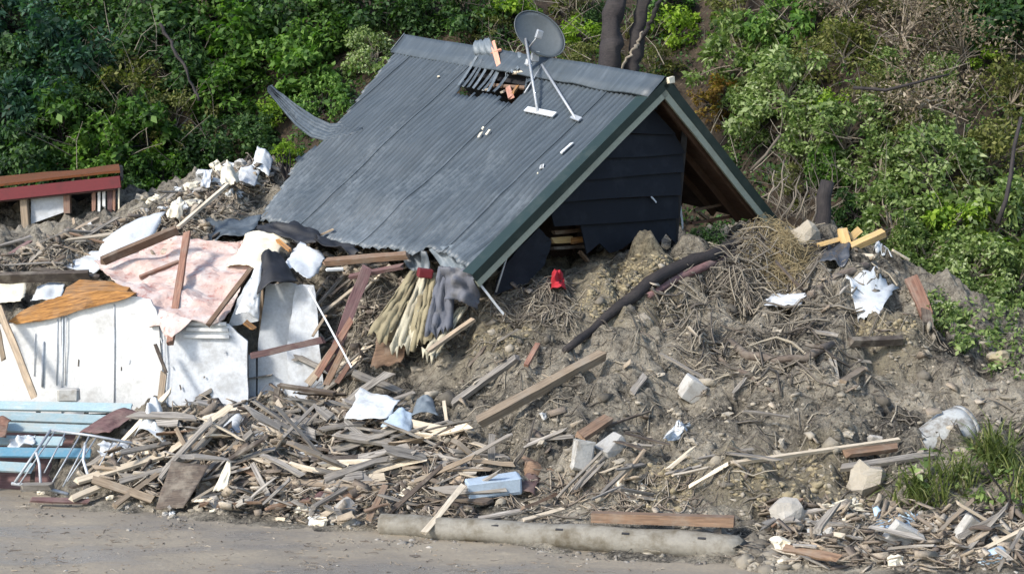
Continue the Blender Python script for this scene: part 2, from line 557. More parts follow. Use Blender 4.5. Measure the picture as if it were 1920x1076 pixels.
M['redcloth'] = painted('red_cloth', (0.36, 0.018, 0.03), (0.16, 0.03, 0.03), 0.6, 0.8, scale=8)
M['redpaint'] = painted('red_fascia_paint', (0.13, 0.014, 0.018), (0.06, 0.012, 0.014), 0.6, 0.55, scale=3)
M['moss'] = painted('orange_moss_rust', (0.13, 0.042, 0.013), (0.045, 0.032, 0.012), 0.8, 0.95, scale=5, bmp=0.8)
M['dish'] = painted('grey_dish_mesh', (0.085, 0.098, 0.105), (0.055, 0.062, 0.066), 0.6, 0.5, scale=3)
M['carpet'] = painted('beige_rolled_cloth', (0.25, 0.215, 0.135), (0.12, 0.09, 0.055), 0.7, 0.95, scale=3, bmp=0.4, thr=0.45)
M['carpet_pale'] = painted('pale_rolled_cloth', (0.42, 0.385, 0.29), (0.2, 0.16, 0.10), 0.6, 0.95, scale=3, bmp=0.4)
M['grey_cloth'] = painted('grey_wet_cloth', (0.10, 0.105, 0.125), (0.2, 0.19, 0.18), 0.5, 0.8, scale=4, bmp=0.3)
M['bluegrey'] = painted('blue_grey_block', (0.33, 0.40, 0.47), (0.2, 0.2, 0.2), 0.4, 0.7, scale=4)
M['lightblue'] = painted('light_blue_plastic', (0.42, 0.55, 0.66), (0.6, 0.65, 0.68), 0.5, 0.35, scale=4)
M['drum'] = painted('weathered_white_drum', (0.36, 0.37, 0.36), (0.13, 0.11, 0.085), 0.95, 0.7, scale=5.0, thr=0.44, bmp=0.3)
M['bark'] = wood('mauve_bark', (0.006, 0.005, 0.0055), (0.032, 0.025, 0.025), 0.05)
M['bark_pale'] = wood('pale_twig_bark', (0.12, 0.10, 0.075), (0.27, 0.225, 0.17), 0.2)
M['root'] = wood('muddy_root', (0.055, 0.04, 0.032), (0.17, 0.13, 0.10), 0.5)
def mound_mat():
    m, nt, b, vec, rnd = base_mat('landslide_soil')
    tc = nt.nodes.new('ShaderNodeTexCoord'); ob = tc.outputs['Object']
    a = noise_tex(nt, ob, 0.9, 6, 0.65, 0.6); f = noise_tex(nt, ob, 11, 10, 0.8, 0.3); g = noise_tex(nt, ob, 38, 4, 0.7)
    k = math_n(nt, 'ADD', math_n(nt, 'MULTIPLY', a, 0.45), math_n(nt, 'ADD', math_n(nt, 'MULTIPLY', f, 0.38), math_n(nt, 'MULTIPLY', g, 0.17)))
    c = ramp(nt, k, [(0.41, (0.020, 0.018, 0.016)), (0.455, (0.15, 0.134, 0.108)), (0.505, (0.34, 0.30, 0.237)), (0.585, (0.58, 0.515, 0.405))])
    at = nt.nodes.new('ShaderNodeAttribute'); at.attribute_name = 'clay'
    cl = ramp(nt, f, [(0.35, (0.20, 0.165, 0.10)), (0.65, (0.43, 0.37, 0.25))])
    mk_ = math_n(nt, 'MULTIPLY', at.outputs['Fac'], ramp(nt, f, [(0.36, (0.2, 0.2, 0.2)), (0.56, (1, 1, 1))]))
    c = mixc(nt, mk_, c, cl)
    nt.links.new(c, b.inputs['Base Color'])
    b.inputs['Roughness'].default_value = 0.95; b.inputs['Specular IOR Level'].default_value = 0.2
    bump(nt, b, math_n(nt, 'ADD', f, math_n(nt, 'MULTIPLY', g, 0.5)), 1.0, 0.14)
    return m
M['soil'] = mound_mat()
M['under_brown'] = wood('shaded_rafter_wood', (0.03, 0.015, 0.009), (0.085, 0.045, 0.025), 0.15)  # brown wood darkened so its colour carries the shade under the roof
M['clod'] = soil('soil_clods', [(0.04, 0.036, 0.031), (0.15, 0.133, 0.108), (0.28, 0.248, 0.197), (0.45, 0.40, 0.32)], 1.0, True)
M['clay'] = soil('pale_clay_clods', [(0.20, 0.165, 0.105), (0.28, 0.235, 0.15), (0.37, 0.315, 0.21)], 1.0, True)
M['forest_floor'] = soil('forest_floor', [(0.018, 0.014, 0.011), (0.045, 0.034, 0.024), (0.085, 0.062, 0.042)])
M['straw'] = soil('dry_straw', [(0.13, 0.105, 0.06), (0.27, 0.215, 0.12), (0.40, 0.33, 0.20)], 1.0, True)
M['twig'] = soil('mixed_twigs', [(0.04, 0.035, 0.032), (0.13, 0.113, 0.095), (0.25, 0.22, 0.175), (0.46, 0.40, 0.30)], 1.0, True)
M['splinter'] = soil('wood_splinters', [(0.06, 0.047, 0.04), (0.19, 0.155, 0.125), (0.34, 0.28, 0.21), (0.58, 0.53, 0.45)], 1.0, True)
M['rubble'] = soil('mixed_rubble', [(0.06, 0.052, 0.045), (0.16, 0.142, 0.12), (0.27, 0.245, 0.21), (0.50, 0.47, 0.42)], 1.0, True)

LEAF = {
    'bluegreen': leafmat('leaf_shaded_blue_green', [(0.010, 0.028, 0.018), (0.034, 0.086, 0.052), (0.085, 0.17, 0.105)], .35),  # dark leaf colour carries the shade on the far-left thicket
    'mid': leafmat('leaf_mid_green', [(0.014, 0.038, 0.008), (0.068, 0.15, 0.024), (0.18, 0.295, 0.06)], .4),
    'deep': leafmat('leaf_deep_green', [(0.009, 0.025, 0.009), (0.036, 0.084, 0.023), (0.10, 0.175, 0.048)], .35),
    'lime': leafmat('leaf_yellow_green', [(0.06, 0.12, 0.012), (0.20, 0.32, 0.03), (0.38, 0.50, 0.07)], .42),
    'olive': leafmat('leaf_olive', [(0.04, 0.045, 0.012), (0.11, 0.125, 0.03), (0.22, 0.22, 0.07)], .35),
    'greygreen': leafmat('leaf_grey_green', [(0.035, 0.06, 0.018), (0.115, 0.18, 0.045), (0.22, 0.29, 0.09), (0.42, 0.47, 0.27)], .35),
    'dry': leafmat('leaf_dry_scrub', [(0.05, 0.037, 0.027), (0.14, 0.108, 0.075), (0.23, 0.18, 0.125), (0.40, 0.34, 0.26)], .3),
    'grass': leafmat('leaf_grass', [(0.03, 0.045, 0.012), (0.085, 0.115, 0.028), (0.17, 0.195, 0.055), (0.38, 0.33, 0.17)]),
    'rusty': leafmat('leaf_rusty', [(0.12, 0.06, 0.015), (0.26, 0.16, 0.03), (0.26, 0.28, 0.04)], .4),
}

# ------------------------------------------------------------------ ground, mound, hillside
ctrl = []
def cpt(px, py, D): v = P(px, py, D); ctrl.append((v.x, v.y, v.z))
TOE = [(-300, 885), (-150, 890), (0, 905), (130, 942), (300, 960), (520, 985), (700, 1000), (900, 1018), (1100, 1038), (1400, 1070), (1600, 1110), (1920, 1140), (2200, 1150)]
for px, py in TOE:
    v = ground_hit(px, py); ctrl.append((v.x, v.y, 0.0))
    v = ground_hit(px, py + 45); ctrl.append((v.x, v.y, -0.16))
    ctrl.append((v.x, v.y - 2.5, -0.7))
for px in (-250, -50, 60):
    cpt(px, 868, 18.2); cpt(px, 800, 18.9); cpt(px, 765, 19.2)
for px in (180, 300, 430):
    cpt(px, 890, 17.1); cpt(px, 810, 18.1); cpt(px, 765, 19.0)
for px in (520, 610):
    cpt(px, 905, 16.8); cpt(px, 825, 17.8); cpt(px, 755, 18.9)
for px in (-250, -100, 50, 200, 350, 480, 570):
    cpt(px, 735, 19.35); cpt(px, 600, 20.0); cpt(px, 545, 20.5)
for q in [(800, 905, 16.5), (800, 805, 17.7), (800, 710, 18.8), (800, 650, 19.2), (700, 760, 18.6), (680, 690, 19.25), (700, 600, 19.7), (700, 530, 20.0), (800, 560, 19.8),
          (1000, 950, 15.6), (1000, 850, 16.6), (1000, 750, 17.7), (1000, 650, 18.7), (1000, 575, 19.4), (1000, 540, 20.2), (900, 560, 19.4),
          (1200, 980, 14.9), (1200, 880, 15.9), (1200, 760, 17.2), (1200, 640, 18.5), (1200, 540, 19.6), (1200, 484, 19.95), (1130, 500, 19.6), (1290, 468, 20.5), (1200, 512, 20.6), (1110, 530, 20.2), (1060, 550, 20.1), (1290, 500, 21.3),
          (1400, 1000, 14.5), (1400, 900, 15.6), (1400, 780, 16.9), (1400, 650, 18.4), (1400, 540, 19.8), (1420, 440, 21.2), (1420, 432, 22.0),
          (1600, 1050, 13.9), (1600, 930, 15.1), (1600, 800, 16.6), (1600, 680, 17.9), (1600, 560, 19.4), (1600, 470, 20.9), (1600, 462, 22),
          (1800, 1050, 13.8), (1800, 930, 15.0), (1800, 800, 16.5), (1800, 700, 17.8), (1780, 620, 19.3), (1770, 570, 20.6),
          (1950, 1050, 13.8), (1950, 900, 15.2), (1950, 750, 17.3), (1950, 660, 19.3), (1950, 620, 20.6),
          (2200, 1050, 13.8), (2200, 900, 15.2), (2200, 750, 17.3), (2200, 660, 19.3),
          (0, 505, 21), (-200, 505, 21), (200, 480, 21.3), (400, 462, 21.5), (550, 470, 21.2), (0, 475, 22.5), (-200, 475, 22.5), (150, 440, 23), (300, 395, 23.3), (400, 345, 23.6), (470, 310, 23.9), (540, 340, 24.2),
          (0, 440, 24.5), (150, 420, 24.5), (280, 390, 24.6), (420, 330, 25), (620, 470, 22.2), (800, 490, 22), (950, 500, 22), (1080, 512, 21.6), (1300, 480, 22.4), (1300, 480, 24), (1000, 500, 24), (700, 450, 24.5),
          (1100, 470, 26), (1500, 440, 25), (1750, 560, 23)]:
    cpt(*q)
CT = np.array(ctrl)
nC = len(CT)
_d = np.hypot(CT[:, None, 0] - CT[None, :, 0], CT[:, None, 1] - CT[None, :, 1])
_A = np.zeros((nC + 3, nC + 3))
_A[:nC, :nC] = _d - np.eye(nC) * 0.03
_A[:nC, nC] = 1; _A[:nC, nC + 1:] = CT[:, :2]; _A[nC, :nC] = 1; _A[nC + 1:, :nC] = CT[:, :2].T
_w = np.linalg.solve(_A, np.concatenate([CT[:, 2], [0, 0, 0]]))

X0, X1, Y0, Y1, ST = -9.6, 9.6, 11.5, 26.0, 0.036
gx = np.arange(X0, X1 + 1e-6, ST); gy = np.arange(Y0, Y1 + 1e-6, ST)
GX, GY = np.meshgrid(gx, gy)
def rbf(x, y):
    d = np.hypot(x[..., None] - CT[:, 0], y[..., None] - CT[:, 1])
    return d @ _w[:nC] + _w[nC] + _w[nC + 1] * x + _w[nC + 2] * y
TZ = np.stack([rbf(GX[k], GY[k]) for k in range(len(gy))])
_up = np.clip((TZ + 0.1) / 0.5, 0, 1)
_ridg = 0.5 - np.abs(fbm(GX, GY, 0.9, 4, 21))
TZ = TZ + _up * (0.22 * fbm(GX, GY, 0.8, 3, 3) + 0.16 * (_ridg - 0.35) + 0.24 * fbm(GX, GY, 2.6, 3, 8) + 0.22 * (0.3 - np.abs(fbm(GX, GY, 1.9, 3, 51)))
                 + 0.13 * fbm(GX, GY, 6.5, 3, 15) + 0.12 * (0.4 - np.abs(fbm(GX, GY, 5.0, 3, 33))))

TZ = TZ + _up * (0.34 * (clod_bumps(GX, GY, 1.7, 201) - .5) * np.clip(fbm(GX, GY, .5, 2, 230) * 1.6 + .55, 0, 1) + 0.17 * (clod_bumps(GX, GY, 3.6, 211) - .5) + 0.07 * (clod_bumps(GX, GY, 8.0, 221) - .5))
_wl = np.clip((-2.1 - GX) / .4, 0, 1) * np.clip((GY - 18.3) / .3, 0, 1) * np.clip((19.9 - GY) / .3, 0, 1)
TZ = TZ - 0.28 * _wl - 0.25 * np.clip((-4.5 - GX) / .5, 0, 1) * np.clip((GY - 16.7) / .3, 0, 1) * np.clip((18.6 - GY) / .3, 0, 1)

def T(x, y):
    fx = min(max((x - X0) / ST, 0), len(gx) - 1.001); fy = min(max((y - Y0) / ST, 0), len(gy) - 1.001)
    i, j = int(fx), int(fy); a, b = fx - i, fy - j
    z = (TZ[j, i] * (1 - a) + TZ[j, i + 1] * a) * (1 - b) + (TZ[j + 1, i] * (1 - a) + TZ[j + 1, i + 1] * a) * b
    return max(z, 0.0)

def G(px, py, lift=0.0):
    """where the sight line through a photo pixel meets the mound or the ground"""
    d = ray(px, py); d = d / d.y
    D = 11.6
    while D < 26:
        v = Vector((d.x * D, D, CH + d.z * D))
        if v.z <= T(v.x, v.y):
            lo, hi = D - 0.06, D
            for _ in range(8):
                m = (lo + hi) / 2
                if CH + d.z * m <= T(d.x * m, m): hi = m
                else: lo = m
            return Vector((d.x * hi, hi, CH + d.z * hi + lift))
        D += 0.06
    return P(px, py, 23.0)

def grid_faces(nx, ny):
    i, j = np.meshgrid(np.arange(nx - 1), np.arange(ny - 1))
    a = (j * nx + i).ravel()
    return np.stack([a, a + 1, a + nx + 1, a + nx], 1)

me = mesh_np('landslide_mound', np.stack([GX.ravel(), GY.ravel(), TZ.ravel()], 1), grid_faces(len(gx), len(gy)), M['soil'], True)
_cl = np.zeros_like(GX)
for (px, py, rr) in ((1150, 540, .75), (1215, 505, .7), (930, 622, .5), (1420, 905, .6), (1520, 905, .6), (1255, 905, .45), (1660, 610, .5)):
    v = G(px, py)
    _cl = np.maximum(_cl, np.exp(-(((GX - v.x) / rr) ** 2 + ((GY - v.y) / rr) ** 2) ** 1.5))
at = me.attributes.new('clay', 'FLOAT', 'POINT')
at.data.foreach_set('value', (_cl * 0.9).ravel().astype(np.float32))
tag(link('landslide_mound', me, None), 'grey brown landslide soil heaped against the wrecked house', None, None, 'structure')

def HILL(x, y):
    x = np.asarray(x, float); y = np.asarray(y, float)
    s = np.clip((x - 3.4) / 3.2, 0, 1); s = s * s * (3 - 2 * s)
    l = np.clip((-x - 3.0) / 3.0, 0, 1)
    t = y - (24.6 - 3.3 * s + 1.3 * l)
    z = 1.6 + np.where(t > 0, 0.98 * t, 0.5 * t)
    z = np.where(z > 14, 14 + (z - 14) * 0.45, z)
    return z + 0.9 * fbm(x, y, 0.35, 3, 40)

def HG(px, py):
    d = ray(px, py); d = d / d.y
    D = 18.0
    while D < 60:
        if CH + d.z * D <= float(HILL(d.x * D, D)): return Vector((d.x * D, D, CH + d.z * D))
        D += 0.1
    return P(px, py, 45)

hx = np.concatenate([np.linspace(-140, -15, 26), np.linspace(-14.5, 14.5, 100), np.linspace(15, 140, 26)])
hy = np.concatenate([np.linspace(19, 40, 80), np.linspace(41, 160, 36)])
HX, HY = np.meshgrid(hx, hy)
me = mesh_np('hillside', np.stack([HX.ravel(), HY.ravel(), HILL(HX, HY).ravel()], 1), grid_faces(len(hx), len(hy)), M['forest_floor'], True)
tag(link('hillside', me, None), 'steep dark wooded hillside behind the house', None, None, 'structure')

# muddy road: one sheet to the horizon, fine in front of the camera
def road_mat():
    m, nt, b, vec, rnd = base_mat('muddy_road')
    tc = nt.nodes.new('ShaderNodeTexCoord')
    vec = tc.outputs['Object']
    mp = nt.nodes.new('ShaderNodeMapping'); mp.inputs['Scale'].default_value = (0.35, 1.1, 1)
    nt.links.new(vec, mp.inputs['Vector'])
    a = noise_tex(nt, mp.outputs[0], 1.3, 6, 0.62, 0.3)
    f = noise_tex(nt, vec, 22, 8, 0.75)
    g = noise_tex(nt, vec, 5, 6, 0.65)
    sep = nt.nodes.new('ShaderNodeSeparateXYZ'); nt.links.new(vec, sep.inputs[0])
    c = ramp(nt, a, [(0.38, (0.215, 0.198, 0.175)), (0.5, (0.255, 0.212, 0.155)), (0.62, (0.32, 0.265, 0.185))])
    c = mixc(nt, ramp(nt, f, [(0.44, (0.45, 0.45, 0.45)), (0.66, (0, 0, 0))]), c, (0.17, 0.15, 0.125))
    c = mixc(nt, ramp(nt, g, [(0.58, (0, 0, 0)), (0.74, (0.5, 0.5, 0.5))]), c, (0.42, 0.36, 0.27))
    nt.links.new(c, b.inputs['Base Color'])
    rr = ramp(nt, a, [(0.40, (0.22, 0.22, 0.22)), (0.56, (0.75, 0.75, 0.75))])
    nt.links.new(rr, b.inputs['Roughness'])
    h = math_n(nt, 'ADD', math_n(nt, 'MULTIPLY', f, 0.5), g)
    bump(nt, b, h, 0.45, 0.03)
    return m
rx = np.concatenate([[-600, -200, -60, -20], np.linspace(-9, 9, 121), [20, 60, 200, 600]])
ry = np.concatenate([[-600, -100, -10, 5], np.linspace(11, 19, 90), [24, 40, 100, 600]])
RX, RY = np.meshgrid(rx, ry)
rz = np.where((np.abs(RX) < 9.1) & (RY > 10.9) & (RY < 19.1), 0.035 * fbm(RX, RY, 1.5, 3, 60), 0.0)
me = mesh_np('road', np.stack([RX.ravel(), RY.ravel(), rz.ravel()], 1), grid_faces(len(rx), len(ry)), road_mat(), True)
tag(link('road', me, None), 'mud covered road in front of the debris', None, None, 'structure')

# ------------------------------------------------------------------ the house
yaw, tp, rl, RL_, PT, SLL, SRR = -0.86625214, 0.18810432, 0.05967529, 6.08893014, 0.66425034, 4.10450104, 3.5615918
HB = P(1245, 152, 20.0)
RM = Matrix.Rotation(yaw, 3, 'Z') @ Matrix.Rotation(tp, 3, 'Y') @ Matrix.Rotation(rl, 3, 'X')
HF = RM.to_4x4(); HF.translation = HB
cPT, sPT = math.cos(PT), math.sin(PT)
def RL(u, v, w=0.0):      # left slope: u from gable along the ridge, v down the slope, w off the sheet
    return HF @ Vector((-u, -v * cPT - w * sPT, -v * sPT + w * cPT))
def RR(u, v, w=0.0):      # right slope
    return HF @ Vector((-u, v * cPT + w * sPT, -v * sPT + w * cPT))
def HL(x, y, z): return HF @ Vector((x, y, z))
def plane_hit(px, py, p, n):
    d = ray(px, py); o = Vector((0, 0, CH))
    return o + d * ((p - o).dot(n) / d.dot(n))
NL = (RM @ Vector((0, -sPT, cPT)))
def UV(px, py):
    q = HF.inverted() @ plane_hit(px, py, HB, NL)
    return -q.x, math.hypot(q.y, q.z) * (1 if q.y < 0 else -1)
def GC(px, py, u):        # point of the cross plane at distance u behind the gable edge, as local (y, z)
    q = HF.inverted() @ plane_hit(px, py, HL(-u, 0, 0), RM @ Vector((1, 0, 0)))
    return q.y, q.z

base = HL(-3, 0, -3.4)
house = empty('house', 'wrecked dark gabled house tilted on the landslide with charcoal corrugated roof', 'house', base, HF)

def inpoly(x, y, poly):
    c = False
    j = len(poly) - 1
    for i in range(len(poly)):
        xi, yi = poly[i]; xj, yj = poly[j]
        if (yi > y) != (yj > y) and x < (xj - xi) * (y - yi) / (yj - yi) + xi: c = not c
        j = i
    return c

EAVE = [UV(*q) for q in [(430, 398), (482, 411), (520, 418), (560, 432), (600, 447), (660, 462), (740, 470), (775, 484), (800, 468), (835, 478), (880, 508)]]
RAKE = [UV(*q) for q in [(773, 74), (735, 108), (690, 160), (632, 238), (612, 262), (556, 296), (540, 330), (482, 411)]]
HOLE = [UV(*q) for q in [(898, 112), (940, 100), (990, 112), (1002, 150), (982, 176), (955, 194), (930, 182), (895, 178), (858, 172), (876, 140)]]
def interp(tab, x, i, j):
    t = sorted(tab, key=lambda q: q[i])
    if x <= t[0][i]: return t[0][j]
    for a, b in zip(t, t[1:]):
        if a[i] <= x <= b[i] and b[i] > a[i]:
            s = (x - a[i]) / (b[i] - a[i]); return a[j] + (b[j] - a[j]) * s
    return t[-1][j]

PITCHC = 0.1016
def corr(u): return 0.010 * math.cos(2 * math.pi * u / PITCHC) - 0.016 * max(0.0, -math.cos(2 * math.pi * u / PITCHC)) ** 4
NSH = 8
SHW = 0.8128
for k in range(NSH):
    ua, ub = k * SHW - 0.02, (k + 1) * SHW + 0.03
    cols = int((ub - ua) / (PITCHC / 8))
    rows = 44
    lift = 0.004 + 0.010 * (k % 2)
    grid, info = [], []
    for i in range(cols + 1):
        u = ua + (ub - ua) * i / cols
        vb = interp(EAVE, u, 0, 1) + 0.02 * math.sin(u * 23) + 0.035 * float(vnoise(u * 9.0, 3.3, 2))
        row, inf = [], []
        for j in range(rows + 1):
            v = 0.02 + (vb - 0.02) * j / rows
            s = j / rows
            dent = 0.085 * float(fbm(u, v, 0.9, 3, 70)) * (0.25 + 0.9 * s) + 0.02 * float(fbm(u, v, 5.0, 2, 75)) * max(0, s - .55)
            if u < 1.6: dent += -0.10 * max(0, s - 0.86) * 3 * float(vnoise(u * 3, v * 2, 77)) * 2
            row.append(RL(u, v, corr(u) * (1.0 if s < .8 else 0.85) + lift + dent)); inf.append((u, v))
        grid.append(row); info.append(inf)
    def keep(i, j, info=info):
        u = (info[i][j][0] + info[i + 1][j][0]) / 2; v = (info[i][j][1] + info[i][j + 1][1]) / 2
        if inpoly(u, v, HOLE): return False
        if u > 4.0:
            um = interp(RAKE, v, 1, 0) + 0.03 * float(vnoise(v * 6, 1.0, 5))
            if u > um: return False
        return True
    if any(keep(i, j) for i in range(cols) for j in range(rows)):
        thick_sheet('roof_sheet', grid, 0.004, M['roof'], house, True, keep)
# right slope (far side), seen from below at the gable
g = [[RR(u, v, 0.01 + corr(u) * 0.8) for v in np.linspace(0.02, SRR, 8)] for u in np.arange(-0.02, RL_ - .2, PITCHC / 4)]
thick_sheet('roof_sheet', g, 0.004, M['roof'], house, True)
g = [[RR(u, v, -0.10) for v in np.linspace(0.05, SRR - .03, 3)] for u in (0.05, 1.2, 2.4, 4.5)]
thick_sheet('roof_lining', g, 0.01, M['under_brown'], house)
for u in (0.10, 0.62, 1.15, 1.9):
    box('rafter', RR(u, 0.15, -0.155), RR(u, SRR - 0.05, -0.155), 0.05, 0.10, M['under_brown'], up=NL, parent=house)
for v in (1.0, 1.9, 2.8):
    box('batten', RR(0.06, v, -0.05), RR(3.5, v, -0.05), 0.05, 0.035, M['tan_wood'], parent=house)
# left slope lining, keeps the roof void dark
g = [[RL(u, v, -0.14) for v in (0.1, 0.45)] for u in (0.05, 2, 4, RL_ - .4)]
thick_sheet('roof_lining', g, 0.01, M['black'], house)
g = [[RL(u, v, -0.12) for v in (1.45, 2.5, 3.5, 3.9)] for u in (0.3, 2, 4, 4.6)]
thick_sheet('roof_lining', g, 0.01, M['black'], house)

# ridge cap in three lapped lengths
for a, b, dz, m in ((RL_ + 0.16, 3.95, 0.0, 'roof'), (4.0, 2.35, 0.014, 'roof'), (2.42, -0.06, 0.024, 'roof')):
    prof = [(-0.40, 'R', 0.0), (-0.05, 'R', 0.035), (0.0, 'L', 0.055), (0.06, 'L', 0.035), (0.24, 'L', 0.02), (0.40, 'L', 0.004), (0.405, 'L', -0.02)]
    g = []
    for i in range(15):
        u = a + (b - a) * i / 14
        row = []
        for (v, side, w) in prof:
            ww = w + dz + 0.02 + 0.03 * float(vnoise(u * 1.3, v * 3, 81))
            if u < 1.6 and v > 0.2: ww += 0.02 * math.sin(u * 5)
            row.append(RL(u, v, ww) if side == 'L' else RR(u, -v, ww))
        g.append(row)
    thick_sheet('ridge_cap', g, 0.004, M['roof_old' if False else m], house, True)
# folded end of the ridge cap
c = [RL(RL_ + .17, -0.02, 0.1), RL(RL_ + .17, 0.38, 0.03), RL(RL_ + .22, 0.36, -0.12), RL(RL_ + .22, 0.02, -0.12)]
thick_sheet('ridge_end', patch(c, 3, 3), 0.01, M['roof_old'], house)

# gable bargeboards
def barge(fn, v0, v1, sgn):
    NW = RM @ Vector((0, -sgn * sPT, cPT))
    for nm, wa, wb, ua, ub, mt in (('barge_flashing', 0.04, -0.085, -0.06, -0.03, 'barge_dark'), ('bargeboard', -0.088, -0.185, -0.052, -0.012, 'barge_pale')):
        n = 12
        g = []
        for i in range(n + 1):
            v = v0 + (v1 - v0) * i / n
            wv = 0.012 * float(vnoise(v * 2, 4, 90))
            g.append([fn(ua, v, wb + wv), fn(ua, v, wa + wv)])
        thick_sheet(nm, g if sgn > 0 else g[::-1], -(ub - ua), M[mt], house)
    g = [[fn(-0.06, v0 + (v1 - v0) * i / n, 0.043), fn(0.16, v0 + (v1 - v0) * i / n, 0.035)] for i in range(n + 1)]
    thick_sheet('barge_cap', g if sgn < 0 else g[::-1], 0.005, M['barge_dark'], house)
barge(RL, 0.0, 4.12, 1)
barge(RR, 0.0, SRR + 0.02, -1)
chunk('ridge_finial', HL(0.08, 0.05, 0.02), (0.06, 0.12, 0.09), M['cream'], (0.2, 0.1, yaw), 0.1, house)

# gable wall of lapped navy weatherboards
UW = 0.30
yR = GC(1272, 330, UW)[0]
levels = [GC(1205, y, UW)[1] for y in (206, 250, 290, 328, 368, 410)]
zb = levels + [GC(1205, 452, UW)[1]]
zt = -0.18
def ylim(z): return -((-z - 0.26 / cPT) / math.tan(PT))      # left slope underside
prev = zt
for k, z in enumerate(zb):
    top, bot = prev, z
    yl0, yl1 = ylim(top), ylim(bot)
    yr_t = min(yR, -yl0); yr_b = min(yR, -yl1)
    if k == len(zb) - 1:
        yl0 = GC(1085, 430, UW)[0]; yl1 = yl0 + 0.12
    if k == len(zb) - 2:
        yl0 = max(yl0, GC(1010, 425, UW)[0]); yl1 = GC(1030, 445, UW)[0]
    if k == 0: yl0, yr_t = -0.02, 0.02
    n = 8
    out, inn = [], []
    for i in range(n + 1):
        s = i / n
        sag = 0.02 * math.sin(k * 1.7 + s * 3)
        jb = rng.uniform(-0.14, 0.10) if k == len(zb) - 1 else 0
        out.append([HL(-UW + 0.012, yl0 + (yr_t - yl0) * s, top + sag + 0.006), HL(-UW + 0.07, yl1 + (yr_b - yl1) * s, bot + sag + jb)])
    thick_sheet('weatherboard', out, 0.024, M['navy'], house)
    prev = z
for (x0, y0, x1, y1) in ((1220, 368, 1230, 380),):
    a, b = GC(x0, y0, UW - .08), GC(x1, y1, UW - .08)
    plank('torn_paint', HL(-UW + .085, *a), HL(-UW + .095, *b), .03, .008, M['grey_panel'], up=(1, -1, 0.2), parent=house)
# wall lining behind the boards, corner post and the dark room behind
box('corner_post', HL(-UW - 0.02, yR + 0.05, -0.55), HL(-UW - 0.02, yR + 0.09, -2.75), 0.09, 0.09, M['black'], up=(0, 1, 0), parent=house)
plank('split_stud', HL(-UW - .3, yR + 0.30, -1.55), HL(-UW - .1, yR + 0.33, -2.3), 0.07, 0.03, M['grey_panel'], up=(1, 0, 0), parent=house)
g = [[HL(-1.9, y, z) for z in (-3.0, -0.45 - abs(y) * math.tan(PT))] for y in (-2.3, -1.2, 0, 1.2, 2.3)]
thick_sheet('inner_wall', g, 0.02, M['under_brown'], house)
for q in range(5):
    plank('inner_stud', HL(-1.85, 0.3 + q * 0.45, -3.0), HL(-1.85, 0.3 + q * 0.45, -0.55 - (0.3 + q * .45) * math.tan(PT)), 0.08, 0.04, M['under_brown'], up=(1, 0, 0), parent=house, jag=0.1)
for (x0, y0, x1, y1, m, w) in ((1300, 395, 1385, 380, 'brown_wood', .07), (1290, 420, 1400, 405, 'red_wood', .09), (1350, 330, 1430, 425, 'tan_wood', .05), (1310, 398, 1350, 425, 'tan_wood', .06)):
    a, b = GC(x0, y0, 0.7), GC(x1, y1, 0.7)
    plank('broken_rafter', HL(-.7, *a), HL(-.8, *b), w, 0.04, M[m], parent=house)
# hanging navy panel under the left bargeboard
def gp(px, py, u): return HL(-u, *GC(px, py, u))
poly_sheet('hanging_panel', [gp(1008, 428, .2), gp(1032, 452, .2), gp(1020, 495, .2), gp(985, 530, .2), gp(925, 552, .2), gp(935, 515, .2), gp(965, 470, .2)], 0.03, M['navy'], 2, 0.01, house)
tube('bent_strip', [gp(1002, 430, .1), gp(975, 458, .08), gp(951, 480, .06), gp(940, 515, .05), gp(930, 548, .05)], 0.014, M['steel'], 5, house)
# timbers showing in the gap under the wall
for (x0, y0, x1, y1, m, w) in ((1035, 437, 1110, 430, 'brown_wood', .06), (1030, 452, 1078, 449, 'yellow_wood', .10), (1070, 452, 1112, 446, 'orange_wood', .1), (1032, 466, 1105, 462, 'dark_wood', .05), (1085, 470, 1115, 505, 'brown_wood', .05)):
    plank('floor_timber', gp(x0, y0, 0.5), gp(x1, y1, 0.55), w, 0.05, M[m], up=(1, -1, 0.2), parent=house)

# torn hole in the roof: bent strips of sheet, split battens
def flap(cs, amp, mat, n=18):
    c = [RL(*UV(x, y), w) for x, y, w in cs]
    nrm = (c[1] - c[0]).cross(c[3] - c[0]).normalized()
    g = []
    for i in range(n + 1):
        u = i / n
        g.append([c[0] * (1 - u) * (1 - v) + c[1] * u * (1 - v) + c[2] * u * v + c[3] * (1 - u) * v
                  + nrm * (amp * math.cos(u * n / 6 * 2 * math.pi) + 0.05 * math.sin(v * 3.1)) for v in (0, .25, .5, .75, 1.0 + 0.12 * rng.uniform(-1, 1))])
    return thick_sheet('torn_flap', g, 0.004, mat, house, True)
flap([(893, 108, 0.05), (938, 112, 0.05), (930, 92, 0.22), (900, 92, 0.16)], 0.016, M['roof_old'])
for k in range(8):
    x0, y0, x1, y1 = 858 + 9.5 * k, 164 + 1.6 * k, 896 + 7.5 * k, 114 + 2.5 * k
    plank('torn_strip', RL(*UV(x0, y0), .01), RL(*UV(x1 + rng.uniform(-6, 6), y1 + rng.uniform(-5, 8)), .07 - .012 * k), .045, .012, M['roof' if k % 3 else 'roof_old'], up=NL, roll=.5, parent=house, jag=.6, bow=-.03)
flap([(940, 100, 0.06), (985, 108, 0.08), (975, 140, 0.10), (948, 142, 0.02)], 0.014, M['roof_old'])
flap([(985, 118, 0.02), (1005, 128, 0.02), (996, 160, 0.08), (978, 166, -0.06)], 0.014, M['roof'])
